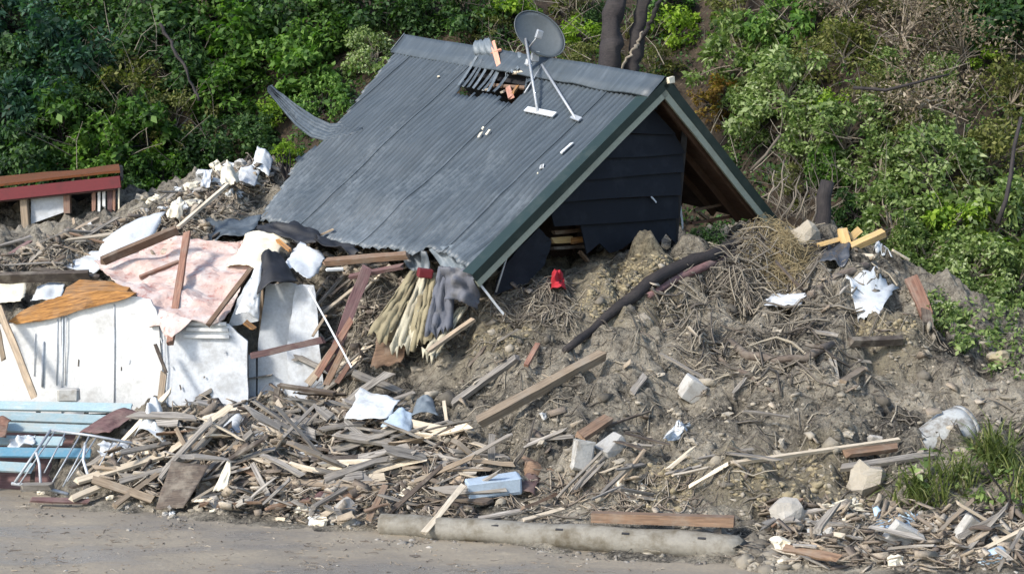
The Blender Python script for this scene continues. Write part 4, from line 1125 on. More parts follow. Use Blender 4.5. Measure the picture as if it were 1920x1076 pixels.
# ------------------------------------------------------------------ single boards, beams and sticks picked out of the photograph
def PB(q): return P(*q) if len(q) == 3 and q[2] is not None else G(q[0], q[1], 0.05)
def board(nm, lb, a, b, w, t, m, cat='board', roll=0.0, up=(0, -0.5, 0.86), jag=0.4, bow=0.0):
    p0, p1 = PB(a), PB(b)
    if a[2] is None and b[2] is None:            # rest on the bumps of the slope, not in them
        need = sorted(T(*p0.lerp(p1, s / 10).xy) - p0.lerp(p1, s / 10).z for s in range(11))[10]
        p0, p1 = p0 + Vector((0, 0, max(0, need) + t * .4)), p1 + Vector((0, 0, max(0, need) + t * .4))
    o = plank(nm, p0, p1, w, t, M[m], up, roll, jag, bow)
    return tag(o, lb, cat)
for r in (
    ('beam', 'thick brown beam slanting across the pale sheet', (186, 492, 20.3), (338, 428, 20.6), .10, .12, 'brown_wood', 'beam'),
    ('batten', 'long pale batten rising to the cream insulation', (332, 428, 20.9), (428, 345, 22.2), .055, .05, 'pale_wood', 'batten'),
    ('post', 'upright red brown post standing over the pink lining', (318, 648, 18.9), (352, 432, 20.4), .10, .08, 'red_wood', 'post', 0, (0, -1, .2)),
    ('batten', 'brown batten slanting down across the pink lining', (388, 612, 18.9), (472, 502, 19.8), .07, .06, 'brown_wood', 'batten', 0, (0, -1, .3)),
    ('batten', 'short red batten lying on the pink lining', (258, 522, 20.1), (338, 490, 20.5), .06, .05, 'red_wood', 'batten'),
    ('beam', 'dark beam lying level behind the orange beam', (-40, 522, 20.2), (175, 516, 20.4), .10, .14, 'dark_wood', 'beam'),
    ('batten', 'leaning tan batten at the left against the white wall', (66, 748, 18.6), (-4, 572, 19.0), .10, .05, 'tan_wood', 'batten', 0, (0, -1, .2)),
    ('batten', 'short tan batten at the left edge of the white wall', (8, 678, 18.95), (-8, 600, 19.0), .07, .04, 'tan_wood', 'batten', 0, (0, -1, .2)),
    ('stake', 'upper half of the cracked stake before the white wall', (312, 700, 18.85), (290, 642, 18.95), .045, .05, 'dark_wood', 'stake', 0, (0, -1, .2)),
    ('stake', 'lower half of the cracked stake before the white wall', (300, 762, 18.7), (308, 694, 18.85), .09, .05, 'tan_wood', 'stake', 0, (0, -1, .2)),
    ('plank', 'dark mauve plank standing up under the eave', (612, 700, 18.6), (692, 492, 19.3), .17, .05, 'mauve_wood', 'plank', 0, (0.3, -1, .2)),
    ('plank', 'mauve plank leaning across the upright mauve plank', (590, 712, 18.5), (660, 596, 18.8), .09, .05, 'red_wood', 'plank', 0, (0, -1, .2)),
    ('plank', 'tan split plank at the foot of the mauve plank', (576, 722, 18.45), (628, 655, 18.7), .12, .05, 'tan_wood', 'plank', 0, (0, -1, .2)),
    ('plank', 'brown split plank right of the mauve plank foot', (608, 728, 18.4), (648, 648, 18.7), .10, .05, 'brown_wood', 'plank', 0, (0, -1, .2)),
    ('plank', 'pale mauve plank lying level across the white wall end', (466, 668, 18.9), (610, 636, 18.8), .10, .04, 'mauve_wood', 'plank', 0, (0, -1, .2)),
    ('strip', 'thin white strip crossing the dark hollow', (578, 540, 19.0), (660, 690, 18.4), .025, .02, 'white_sheet', 'strip', 0, (0, -1, .2)),
    ('beam', 'brown beam under the broken eave edge', (600, 492, 19.6), (770, 478, 19.3), .12, .08, 'brown_wood', 'beam'),
    ('strip', 'short white strip under the eave beam', (608, 506, 19.5), (646, 504, 19.5), .05, .03, 'white_sheet', 'strip'),
    ('stick', 'tan stick beside the rolled beige cloth', (800, 660, 18.3), (892, 596, 18.6), .07, .05, 'tan_wood', 'stick'),
    ('strip', 'white broken strip below the roof corner', (896, 528, 18.5), (945, 590, 18.6), .035, .02, 'grey_panel', 'strip', 0, (0, -1, .2)),
    ('bent_frame', 'dark bent metal frame standing on the plank heap', (515, 757, 18.2), (522, 722, 18.3), .08, .06, 'dark_wood', 'frame', 0, (0, -1, .2)),
    ('bent_frame', 'dark long bar lying on top of the plank heap', (520, 722, 18.3), (632, 738, 18.1), .06, .05, 'dark_wood', 'bar'),
    ('beam', 'long tan beam lying diagonally on the slope', (888, 842, None), (1136, 704, None), .13, .12, 'tan_wood', 'beam'),
    ('plank', 'weathered plank buried above the long tan beam', (842, 778, None), (975, 682, None), .10, .07, 'grey_wood', 'plank'),
    ('plank', 'cream plank lying at the right end of the plank heap', (756, 792, 17.35), (890, 818, 17.0), .12, .06, 'pale_wood', 'plank', .6),
    ('plank', 'thin pale plank just below the cream plank', (740, 805, 17.3), (872, 828, 16.95), .05, .04, 'pale_wood', 'plank'),
    ('peg', 'pale peg standing behind the cream plank', (838, 796, 17.3), (832, 748, 17.5), .05, .04, 'pale_wood', 'peg', 0, (0, -1, .2)),
    ('peg', 'mauve grey peg standing beside the long tan beam', (922, 872, 16.2), (922, 806, 16.45), .09, .05, 'grey_wood', 'peg', 0, (0, -1, .2)),
    ('plank', 'square timber lying on top of the concrete pole', (1108, 968, 14.6), (1378, 977, 14.2), .15, .10, 'brown_wood', 'timber', 0, (0, 0, 1), .05),
    ('stick', 'pale stick leaning on the left end of the concrete pole', (792, 1002, 14.85), (872, 905, 15.6), .07, .04, 'pale_wood', 'stick', 0, (0, -1, .3)),
    ('stick', 'mauve stick leaning steeply at the front of the plank heap', (530, 978, 15.9), (472, 868, 16.6), .07, .04, 'grey_wood', 'stick', 0, (0, -1, .3)),
    ('batten', 'long tan batten sloping down to the road', (212, 950, 16.3), (400, 812, 17.5), .07, .05, 'tan_wood', 'batten', 0, (0, -1, .4)),
    ('batten', 'grey batten parallel to the long tan batten', (312, 958, 16.2), (448, 826, 17.3), .06, .05, 'grey_wood', 'batten', 0, (0, -1, .4)),
    ('plank', 'tan plank crossing low at the left of the heap', (165, 895, 16.7), (290, 938, 16.4), .11, .05, 'tan_wood', 'plank', 0, (0, -1, .6)),
    ('plank', 'pale plank fanning out at the left end of the heap', (128, 938, 16.55), (205, 905, 16.8), .10, .04, 'pale_wood', 'plank'),
    ('plank', 'cream plank fanning above the left end of the heap', (135, 905, 16.9), (318, 850, 17.2), .12, .04, 'pale_wood', 'plank'),
    ('plank', 'short tan stick upright in the left heap', (354, 848, 17.1), (330, 802, 17.4), .06, .04, 'tan_wood', 'stick', 0, (0, -1, .3)),
    ('plank', 'pale mauve board lying flat on the road edge at the left', (55, 936, 16.75), (172, 940, 16.6), .08, .03, 'mauve_wood', 'board'),
    ('plank', 'cream board sloping in the middle of the heap', (492, 858, 16.9), (632, 902, 16.5), .11, .05, 'pale_wood', 'board'),
    ('plank', 'short pale board crossing the cream board', (588, 888, 16.5), (628, 866, 16.7), .06, .04, 'pale_wood', 'board'),
    ('plank', 'wide tan board at the front right of the heap', (520, 905, 16.4), (735, 912, 16.1), .14, .05, 'tan_wood', 'board'),
    ('plank', 'grey stick standing across the middle of the heap', (528, 822, 17.2), (594, 756, 17.7), .05, .04, 'grey_wood', 'stick', 0, (0, -1, .3)),
    ('plank', 'pale grey board under the blue grey sheet scraps', (622, 812, 17.3), (740, 832, 17.1), .14, .04, 'grey_wood', 'board'),
    ('plank', 'long grey board at the right end of the heap', (700, 880, 16.6), (885, 872, 16.4), .15, .06, 'grey_wood', 'board'),
    ('plank', 'brown stick leaning on the left of the concrete pole', (690, 975, 15.3), (725, 905, 15.8), .08, .05, 'brown_wood', 'stick', 0, (0, -1, .3)),
    ('plank', 'reddish thin plank in the upper middle of the slope', (985, 700, None), (1010, 655, None), .07, .05, 'red_wood', 'plank'),
    ('plank', 'brown plank end sticking from the slope above the white block', (1085, 832, None), (1150, 790, None), .16, .06, 'brown_wood', 'plank'),
    ('plank', 'pale wedge lying on the slope right of the tan beam', (1182, 752, None), (1212, 712, None), .10, .05, 'grey_wood', 'plank'),
    ('plank', 'tan stub standing in the right slope', (1568, 735, None), (1560, 676, 17.6), .10, .06, 'pale_wood', 'stub', 0, (0, -1, .3)),
    ('plank', 'tan stub leaning on the upright stub', (1578, 728, None), (1622, 700, None), .09, .05, 'tan_wood', 'stub'),
    ('stick', 'long thin pale pole lying beside the white drum', (1368, 880, None), (1690, 834, None), .045, .04, 'pale_wood', 'pole'),
    ('plank', 'brown board in front of the white drum', (1580, 862, None), (1690, 848, None), .12, .05, 'brown_wood', 'board'),
    ('plank', 'grey long board below the white drum', (1570, 890, None), (1760, 862, None), .09, .05, 'grey_wood', 'board'),
    ('stick', 'pale stick crossing the bottom right corner', (1735, 1085, 13.6), (1935, 985, 13.9), .045, .04, 'pale_wood', 'stick'),
    ('plank', 'rusty brown plank leaning at the right edge of the slope', (1742, 600, 19.2), (1704, 512, 19.6), .20, .05, 'red_wood', 'plank', 0, (0, -1, .3)),
    ('plank', 'dark plank below the rusty brown plank', (1748, 668, 18.6), (1735, 570, 19.0), .14, .05, 'dark_wood', 'plank', 0, (0, -1, .3)),
    ('plank', 'dark level log stub in the upper right slope', (1590, 655, None), (1700, 650, None), .10, .10, 'dark_wood', 'log'),
    ('offcut', 'yellow timber offcut lying farthest left on the mound top', (1532, 460, 20.35), (1582, 446, 20.35), .09, .06, 'yellow_wood', 'offcut', 0, (0, 0, 1), .05),
    ('offcut', 'yellow timber offcut standing on end', (1590, 470, 20.25), (1578, 428, 20.35), .16, .06, 'yellow_wood', 'offcut', 0, (0, -1, .2), .05),
    ('offcut', 'longest yellow timber offcut pointing right', (1594, 466, 20.15), (1658, 436, 20.25), .13, .10, 'yellow_wood', 'offcut', .5, (0, 0, 1), .05),
    ('offcut', 'yellow timber offcut tip poking up in the middle', (1590, 452, 20.40), (1612, 430, 20.45), .12, .06, 'yellow_wood', 'offcut', 0, (0, -1, .2), .05),
    ('offcut', 'pale yellow offcut lying below the other offcuts', (1584, 478, 20.05), (1640, 482, 20.05), .08, .05, 'pale_wood', 'offcut'),
    ('stick', 'white stick slanting from the yellow offcuts', (1672, 482, None), (1706, 502, None), .035, .03, 'pale_wood', 'stick'),
    ('plank', 'straight thin stick on the middle slope below the root log', (1290, 622, None), (1310, 644, None), .03, .03, 'pale_wood', 'stick'),
    ('plank', 'mauve plank at the left edge behind the dark beam', (-20, 505, 21.0), (60, 452, 21.6), .08, .06, 'mauve_wood', 'plank'),
    ('plank', 'grey pole rising toward the red shed', (70, 470, 21.6), (185, 410, 22.6), .07, .06, 'tan_wood', 'pole'),
    ('plank', 'white stake below the red shed corner', (176, 458, 22.2), (168, 418, 22.4), .06, .05, 'white_sheet', 'stake', 0, (0, -1, .2)),
    ('plank', 'tan peg below the red shed', (140, 425, 22.8), (137, 408, 22.9), .05, .04, 'tan_wood', 'peg', 0, (0, -1, .2)),
    ('plank', 'grey level plank behind the flat white sheet', (-30, 488, 21.3), (100, 480, 21.4), .10, .06, 'grey_wood', 'plank'),
    ('plank', 'dark level plank below the flat white sheet', (60, 505, 20.7), (190, 520, 20.4), .09, .05, 'dark_wood', 'plank'),
    ('plank', 'grey strip beside the white ragged sheet under the eave', (545, 470, 20.1), (520, 450, 20.6), .06, .04, 'orange_wood', 'strip'),
    ('plank', 'orange board edge below the cream torn sheet', (455, 600, 19.0), (478, 618, 18.95), .08, .04, 'orange_wood', 'board'),
    ('plank', 'brown board across the hollow under the eave', (650, 520, 19.5), (760, 498, 19.3), .09, .05, 'mauve_wood', 'board'),
    ('plank', 'tan thin stick in the hollow left of the rolled cloth', (585, 632, 19.0), (612, 590, 19.1), .04, .03, 'tan_wood', 'stick', 0, (0, -1, .2)),
    ('plank', 'orange stub at the foot of the leaning planks', (630, 720, 18.4), (658, 678, 18.5), .07, .05, 'red_wood', 'stub', 0, (0, -1, .2)),
    ('plank', 'grey splintered board below the blue grey block', (885, 985, None), (990, 965, None), .06, .03, 'grey_wood', 'board'),
    ('plank', 'white splintered slat beside the square timber', (980, 985, None), (1060, 962, None), .05, .02, 'pale_wood', 'slat'),
):
    board(*r)

for lb, pts in (('long orange rotten beam resting on top of the white wall', [(16, 604, 19.1), (40, 582, 19.1), (90, 562, 19.1), (128, 552, 19.1), (185, 546, 19.1), (252, 548, 19.1), (238, 560, 19.1), (160, 580, 19.1), (90, 600, 19.1), (32, 608, 19.1)]),
                ('short orange beam end above the long orange beam', [(112, 560, 19.35), (126, 538, 19.4), (148, 524, 19.45), (200, 528, 19.45), (242, 538, 19.4), (236, 556, 19.35), (180, 552, 19.35)])):
    q = [P(*v) for v in pts]
    tag(poly_sheet('rotten_beam', q, -0.14, M['orange_wood'], 2, 0.02, None, frame_from(q[0], q[5])), lb, 'beam')

# ------------------------------------------------------------------ concrete pole, blocks, drum, bottle, cloth
a, b = P(716, 968, 15.3), P(1392, 1026, 14.05)
a.z, b.z = 0.09, 0.12
pts = [a.lerp(b, i / 24) + Vector((0, 0, 0.01 * math.sin(i))) for i in range(25)]
V, Fc = tube_geo(pts, [0.122 + 0.030 * i / 24 for i in range(25)], 20)
V = [v + Vector((0, -.7, .7)) * (.012 * float(fbm(v.x * 3, v.z * 9 + v.y, 2.0, 3, 8)) * 2) for v in V]
n = len(pts)
for k in range(20):                                   # ragged broken near end
    V[(n - 1) * 20 + k] = V[(n - 1) * 20 + k] + (b - a).normalized() * (0.06 * math.sin(k * 1.9) - .02)
polo = mk('concrete_pole', V, Fc, M['pole'], None, frame_from(a, b), True)
tag(polo, 'long fallen concrete pole lying along the edge of the road', 'pole')
for s in (0.34, 0.52, 0.70, 0.9):
    p = a.lerp(b, s); r = 0.122 + .030 * s
    dd = (b - a).normalized(); up2 = Vector((0, -0.7, 0.7)); up2 = (up2 - dd * up2.dot(dd)).normalized()
    box('bolt_slot', p + up2 * (r - 0.012) - dd * .04, p + up2 * (r - .012) + dd * .04, 0.022, 0.03, M['black'], up=up2, parent=polo)

for (lb, x, y, sz, rot, m) in (('pale concrete block standing on the lower middle slope', 1092, 862, (.24, .2, .32), (.1, .2, .3), 'concrete'), ('pale wedge of concrete right of the standing block', 1146, 842, (.34, .2, .16), (.2, -.5, .6), 'concrete'),
                               ('grey concrete lump on the middle slope below the roots', 1302, 742, (.32, .22, .28), (.3, .5, .3), 'concrete'), ('large grey lump at the front of the plank heap', 640, 968, (.36, .3, .3), (.3, .2, .8), 'rubble'),
                               ('brown boulder in the lower right slope', 1625, 905, (.55, .4, .4), (.2, .3, .2), 'clod'), ('pale rough boulder beside the end of the pole', 1480, 975, (.45, .3, .35), (.3, .2, .5), 'rubble'),
                               ('grey slab tilted at the lower right below the plastic', 1690, 1020, (.34, .1, .30), (.4, .5, .3), 'concrete'), ('grey slab tilted near the bottom right corner', 1822, 1005, (.3, .1, .26), (.2, .6, .4), 'concrete'),
                               ('dark rounded stump at the top of the mound', 1508, 448, (.4, .35, .45), (.2, .1, .3), 'clod'), ('rough white lump near the drum', 1640, 828, (.2, .16, .14), (.2, .3, .1), 'rubble'),
                               ('tan rock at the right edge of the slope', 1875, 675, (.3, .25, .2), (.2, .3, .1), 'clay')):
    tag(chunk('block', G(x, y, sz[2] * .2), sz, M[m], rot, 0.12, None, .10) if m == 'concrete' else rock('boulder', G(x, y, sz[2] * .1), sz, M[m], x), lb, 'block' if m == 'concrete' else 'boulder')
mb = G(925, 940, 0.18)
tag(chunk('mattress_block', mb, (0.62, 0.26, 0.19), M['bluegrey'], (0.1, -0.1, 0.15), 0.06), 'blue grey soft block lying above the concrete pole', 'block')
o = sheet('red_cloth', 'bright red cloth crumpled in the gap under the house', 'cloth', [(1026, 546, 19.0), (1062, 544, 19.0), (1056, 512, 19.1), (1034, 516, 19.1)], M['redcloth'], wob=.12, bend=.12, jag=.08)
# drum
da, db = P(1702, 846, 16.1), P(1806, 802, 16.4)
dr = empty('white_drum', 'weathered white tapered drum half buried beside the grass', 'drum', G(1740, 850))
ax = (db - da)
V, Fc = tube_geo([da.lerp(db, i / 8) for i in range(9)], [0.13 + 0.14 * min(1, i / 6) for i in range(9)], 24)
drb = mk('body', V, Fc, M['drum'], dr, None, True)
V, Fc = tube_geo([da.lerp(db, .97), da.lerp(db, 1.03)], [0.272, 0.272], 24)
mk('rim', V, Fc, M['drum'], drb, None, True)
bo = empty('plastic_bottle', 'pale green plastic bottle lying at the bottom right corner', 'bottle', P(1865, 1055, 13.6))
V, Fc = tube_geo([P(1835, 1062, 13.6), P(1845, 1056, 13.6), P(1852, 1052, 13.62), P(1882, 1040, 13.65)], [.03, .06, .10, .10], 14)
mk('body', V, Fc, M['lightblue'], bo, None, True)
V, Fc = tube_geo([P(1828, 1065, 13.6), P(1836, 1061, 13.6)], .03, 10)
mk('cap', V, Fc, M['white_sheet'], bo)

# roots and logs
for (lb, pts, r0, r1, m) in (
    ('long dark root log lying diagonally down the slope', [(1060, 662), (1110, 625), (1160, 580), (1215, 535), (1275, 505), (1330, 488), (1385, 462)], .055, .10, 'bark'),
    ('second dark root lying just under the long root log', [(1215, 560), (1270, 525), (1330, 500), (1372, 485)], .05, .07, 'mauve_wood'),
    ('upright forked root at the top of the long root log', [(1375, 520), (1378, 478), (1370, 445), (1388, 428)], .06, .04, 'bark'),
    ('curved sagging root in the right slope', [(1368, 645), (1400, 672), (1450, 682), (1510, 678), (1560, 650)], .06, .05, 'root'),
    ('thin straight root below the straw clump', [(1440, 520), (1470, 505), (1512, 482)], .03, .025, 'root'),
    ('thin root crossing below the sagging root', [(1385, 700), (1420, 725), (1450, 738)], .03, .02, 'root'),
    ('dark root end above the ragged white sheet', [(1520, 560), (1560, 530), (1600, 512), (1640, 500)], .06, .05, 'root'),
):
    p = [G(x, y, 0.035) for x, y in pts]
    pp = []
    for a, b in zip(p, p[1:]): pp += [a, a.lerp(b, .5) + Vector((rng.uniform(-.03, .03), 0, rng.uniform(-.02, .04)))]
    pp.append(p[-1])
    n = len(pp)
    V, Fc = tube_geo(pp, [(r0 + (r1 - r0) * i / (n - 1)) * rng.uniform(.85, 1.15) for i in range(n)], 9)
    tag(mk('root', V, Fc, M[m], None, frame_from(pp[0], pp[-1]), True), lb, 'root')

# ------------------------------------------------------------------ heaped loose boards, each its own object
def loose(n, region, mats, Lr, wr, grp, lab, ang=(-.5, .5), lift=(0.02, .16), cat='board', nm='loose_board'):
    k = 0; tries = 0
    while k < n and tries < n * 20:
        tries += 1
        x = rng.uniform(min(q[0] for q in region), max(q[0] for q in region)); y = rng.uniform(min(q[1] for q in region), max(q[1] for q in region))
        if not inpoly(x, y, region): continue
        p = G(x, y)
        L = rng.uniform(*Lr); th = rng.uniform(*ang)
        d = Vector((math.cos(th), math.sin(th), 0))
        p0, p1 = p - d * L / 2, p + d * L / 2
        l0 = rng.uniform(*lift)
        p0.z = T(p0.x, p0.y) + l0 + rng.uniform(-.05, .10); p1.z = T(p1.x, p1.y) + l0 + rng.uniform(-.05, .10)
        if rng.random() < .45: (p0 if rng.random() < .5 else p1).z += rng.uniform(.15, .6) * L
        dz = p1.z - p0.z
        if abs(dz) > L * 1.1: continue
        m, word = rng.choice(mats)
        o = plank(nm, p0, p1, rng.uniform(*wr), rng.uniform(.014, .035), M[m], (rng.uniform(-.4, .4), rng.uniform(-.9, .1), 1), rng.uniform(-.5, .5), rng.uniform(.4, 1.3), rng.uniform(-.008, .012), None, .3)
        tag(o, lab % (('long' if L > sum(Lr) / 2 else 'short') + ' ' + word), cat, grp)
        k += 1
MX = [('grey_wood', 'grey')] * 9 + [('tan_wood', 'tan'), ('pale_wood', 'pale'), ('pale_wood', 'pale'), ('brown_wood', 'brown'), ('dark_wood', 'dark')]
loose(62, [(300, 770), (390, 740), (520, 745), (520, 900), (420, 930), (230, 935), (150, 900)], MX, (.3, 1.05), (.07, .2), 'loose boards in the left of the plank heap', '%s splintered board in the left of the plank heap', (-.2, .75))
loose(78, [(500, 750), (640, 735), (760, 800), (800, 900), (640, 950), (500, 930)], MX, (.3, 1.05), (.07, .2), 'loose boards in the middle of the plank heap', '%s splintered board in the middle of the plank heap', (-.45, .4))
loose(38, [(740, 830), (860, 820), (960, 880), (900, 960), (700, 960)], MX, (.25, 1.0), (.05, .15), 'loose boards at the right end of the plank heap', '%s splintered board at the right end of the plank heap', (-.7, .6))
loose(22, [(340, 935), (660, 960), (780, 975), (700, 992), (520, 978), (340, 955)], MX, (.2, .6), (.05, .12), 'broken boards along the front of the heap', '%s broken board along the road edge of the heap', (-1.2, 1.2))
loose(18, [(1150, 890), (1330, 900), (1330, 950), (1130, 955), (980, 950)], MX, (.2, .7), (.03, .09), 'slats above the concrete pole', '%s thin slat above the concrete pole', (.1, .9))
loose(30, [(1420, 980), (1900, 985), (1900, 1068), (1450, 1062)], MX, (.2, .75), (.04, .14), 'broken boards at the bottom right', '%s broken board at the bottom right', (-.7, .8))
loose(22, [(880, 640), (1250, 560), (1650, 520), (1700, 800), (1450, 900), (1000, 860)], MX[:5] + [('dark_wood', 'dark')] * 3, (.2, .8), (.03, .09), 'boards strewn over the slope', '%s board strewn on the mud slope', (-.9, .9))
loose(18, [(-20, 470), (150, 440), (300, 400), (330, 420), (200, 480), (60, 515)], MX, (.3, 1.1), (.05, .13), 'boards behind the white wall', '%s board in the rubble behind the white wall', (-.3, .8))
loose(10, [(250, 380), (400, 310), (480, 300), (500, 350), (380, 400)], MX[:5], (.2, .7), (.05, .13), 'boards on the rubble ridge', '%s board on the rubble ridge left of the roof', (-.4, 1.0))
loose(8, [(590, 560), (690, 540), (690, 660), (640, 690), (600, 680)], MX, (.3, .8), (.04, .1), 'boards in the hollow under the eave', '%s board in the dark hollow under the eave', (.3, 1.3))
loose(8, [(540, 450), (800, 485), (850, 500), (700, 520), (580, 500)], MX, (.2, .7), (.04, .1), 'boards along the eave', '%s board jammed along the broken eave', (-.5, .3))

# rubble lumps on the ridge and the front of the heap
def lumps(n, region, mats, sr, grp, lab):
    k = 0
    while k < n:
        x = rng.uniform(min(q[0] for q in region), max(q[0] for q in region)); y = rng.uniform(min(q[1] for q in region), max(q[1] for q in region))
        if not inpoly(x, y, region): continue
        m, word = rng.choice(mats)
        s = rng.uniform(*sr)
        tag(rock('rubble_lump', G(x, y, s * .12), (s, s * rng.uniform(.5, .9), s * rng.uniform(.4, .8)), M[m], rng.randrange(9999), .8), lab % word, 'rubble', grp)
        k += 1
RB = [('rubble', 'mottled'), ('concrete', 'grey'), ('clod', 'brown'), ('white_sheet', 'white'), ('cream', 'cream')]
lumps(36, [(240, 385), (380, 320), (470, 290), (510, 330), (420, 390), (280, 410)], RB, (.1, .32), 'lumps on the rubble ridge', '%s lump on the rubble ridge left of the roof')
lumps(26, [(380, 930), (700, 975), (690, 995), (390, 960)], RB, (.07, .2), 'lumps at the front of the heap', '%s lump at the road edge of the plank heap')
lumps(36, [(1430, 960), (1900, 975), (1900, 1070), (1470, 1060)], RB, (.08, .24), 'lumps at the bottom right', '%s lump in the rubble at the bottom right')
lumps(22, [(900, 700), (1300, 620), (1650, 620), (1650, 880), (1000, 920)], [('clod', 'brown'), ('concrete', 'grey'), ('clod', 'brown')], (.07, .2), 'lumps on the mud slope', '%s lump on the mud slope')
lumps(30, [(230, 490), (300, 450), (400, 452), (470, 458), (490, 490), (440, 520), (330, 505)], [('pink', 'pink'), ('pink', 'pink'), ('redpaint', 'red'), ('brown_wood', 'brown'), ('cream', 'cream')], (.08, .22), 'lumps on the pink lining', '%s lump on the pink lining')
lumps(14, [(40, 905), (330, 955), (330, 975), (60, 925)], RB, (.04, .09), 'crumbs on the road edge', '%s crumb on the road before the heap')

# ------------------------------------------------------------------ uncountable stuff: clods, twigs, splinters, straw
def oct_template():
    bm = bmesh.new(); bmesh.ops.create_icosphere(bm, subdivisions=1, radius=1.0)
    bm.verts.ensure_lookup_table()
    V = np.array([v.co[:] for v in bm.verts]); Fc = np.array([[v.index for v in f.verts] for f in bm.faces]); bm.free()
    return V, Fc
OV, OF = oct_template()

def scatter_pts(n, region):
    xs = [q[0] for q in region]; ys = [q[1] for q in region]
    out = []
    while len(out) < n:
        x, y = rng.uniform(min(xs), max(xs)), rng.uniform(min(ys), max(ys))
        if inpoly(x, y, region): out.append(G(x, y))
    return np.array([v[:] for v in out])

def clods(name, label, spec, mat, flat=0.7):
    Vs, Fs, off = [], [], 0
    for n, region, s0, s1 in spec:
        for c in scatter_pts(n, region):
            s = s0 * (s1 / s0) ** (nr.rand() ** 1.8)
            sc = s * np.array([1, 1, flat]) * (0.4 + 1.1 * nr.rand(3))
            v = OV * (1 + 0.95 * (nr.rand(len(OV), 1) - .5)) * sc
            a = nr.rand() * 6.28; ca, sa = math.cos(a), math.sin(a)
            v = np.stack([v[:, 0] * ca - v[:, 1] * sa, v[:, 0] * sa + v[:, 1] * ca, v[:, 2]], 1)
            Vs.append(v + c - [0, 0, s * .22]); Fs.append(OF + off); off += len(OV)
    me = mesh_np(name, np.concatenate(Vs), np.concatenate(Fs), mat)
    return tag(link(name, me, None), label, None, None, 'stuff')

def small_boards(name, label, spec, mat):
    Vs, Fs, off = [], [], 0
    B = np.array([[x, y, z] for x in (-.5, .5) for y in (-.5, .5) for z in (-.5, .5)])
    Fb = np.array([[0, 1, 3, 2], [4, 6, 7, 5], [0, 4, 5, 1], [2, 3, 7, 6], [0, 2, 6, 4], [1, 5, 7, 3]])
    for n, region, L0, L1, steep in spec:
        for c in scatter_pts(n, region):
            L, w, t = rng.uniform(L0, L1), rng.uniform(.025, .10), rng.uniform(.008, .025)
            v = B * [L, w, t]
            v = v * (1 + .25 * (nr.rand(8, 1) - .5))
            v[:, 0] += nr.uniform(-.3, .3, 8) * w
            a, b_, r_ = rng.uniform(-1.2, 1.2) + (math.pi if rng.random() < .5 else 0), rng.uniform(-steep, steep), rng.uniform(-1.2, 1.2)
            m = np.array(Matrix.Rotation(a, 3, 'Z') @ Matrix.Rotation(b_, 3, 'Y') @ Matrix.Rotation(r_, 3, 'X'))
            Vs.append(v @ m.T + c + [0, 0, rng.uniform(.0, .14)]); Fs.append(Fb + off); off += 8
    return tag(link(name, mesh_np(name, np.concatenate(Vs), np.concatenate(Fs), mat), None), label, None, None, 'stuff')

SLOPE = [(640, 720), (900, 560), (1150, 490), (1350, 470), (1650, 480), (1760, 600), (1930, 640), (2080, 680), (2080, 1074), (1420, 1060), (1100, 1030), (880, 980), (700, 900)]
HEAP = [(140, 920), (330, 770), (620, 730), (900, 830), (900, 1000), (680, 995), (520, 978), (330, 955)]
BACK = [(-20, 500), (150, 440), (300, 390), (470, 295), (530, 330), (420, 440), (200, 500), (0, 530)]
HOLLOW = [(580, 540), (700, 520), (900, 560), (880, 620), (700, 720), (600, 720)]
clods('soil_clods', 'grey brown clods and crumbs of mud covering the slope', [(5200, SLOPE, .010, .045), (110, SLOPE, .06, .13), (500, HOLLOW, .02, .07), (700, BACK, .02, .09), (900, HEAP, .02, .07), (260, [(1370, 1020), (1440, 1000), (1500, 1060), (1400, 1074)], .03, .10)], M['clod'])
clods('clay_clods', 'pale yellow clay clods in patches on the slope', [(500, [(1080, 580), (1120, 510), (1200, 478), (1290, 480), (1200, 540), (1130, 600)], .012, .045), (120, [(870, 640), (960, 590), (1010, 620), (930, 660)], .012, .045),
      (220, [(1350, 900), (1450, 850), (1600, 880), (1640, 950), (1420, 960)], .015, .06), (120, [(1220, 870), (1310, 850), (1290, 960), (1200, 950)], .015, .05), (80, [(1600, 600), (1720, 600), (1700, 640), (1600, 640)], .02, .06)], M['clay'])
clods('rubble_crumbs', 'mixed pale rubble crumbs among the broken boards', [(900, HEAP, .012, .05), (600, [(1430, 950), (1925, 960), (1925, 1074), (1450, 1062)], .015, .06), (500, BACK, .015, .07), (200, HOLLOW, .015, .05),
      (260, [(0, 920), (330, 960), (900, 1030), (1400, 1074), (400, 1000), (0, 960)], .006, .022), (220, [(0, 950), (900, 1035), (1300, 1074), (0, 1074)], .005, .022), (200, [(700, 1000), (860, 1012), (1390, 1062), (1390, 1074), (700, 1020)], .01, .05), (160, [(720, 950), (1380, 1010), (1380, 1025), (720, 965)], .015, .06)], M['rubble'])

small_boards('splintered_wood', 'short splintered pieces of wood packed through the heap', [(420, HEAP, .06, .3, .9), (170, BACK, .08, .32, .9), (110, HOLLOW, .08, .3, 1.0), (190, [(1430, 950), (1925, 960), (1925, 1074), (1450, 1062)], .05, .25, .8),
    (90, SLOPE, .05, .22, .7), (110, [(540, 450), (800, 478), (860, 505), (700, 530), (580, 505)], .06, .25, .8), (90, [(230, 490), (300, 450), (470, 458), (490, 490), (440, 520), (330, 505)], .06, .25, .6), (150, [(200, 870), (330, 780), (620, 740), (760, 800), (700, 900), (300, 930)], .1, .34, 1.1)], M['splinter'])

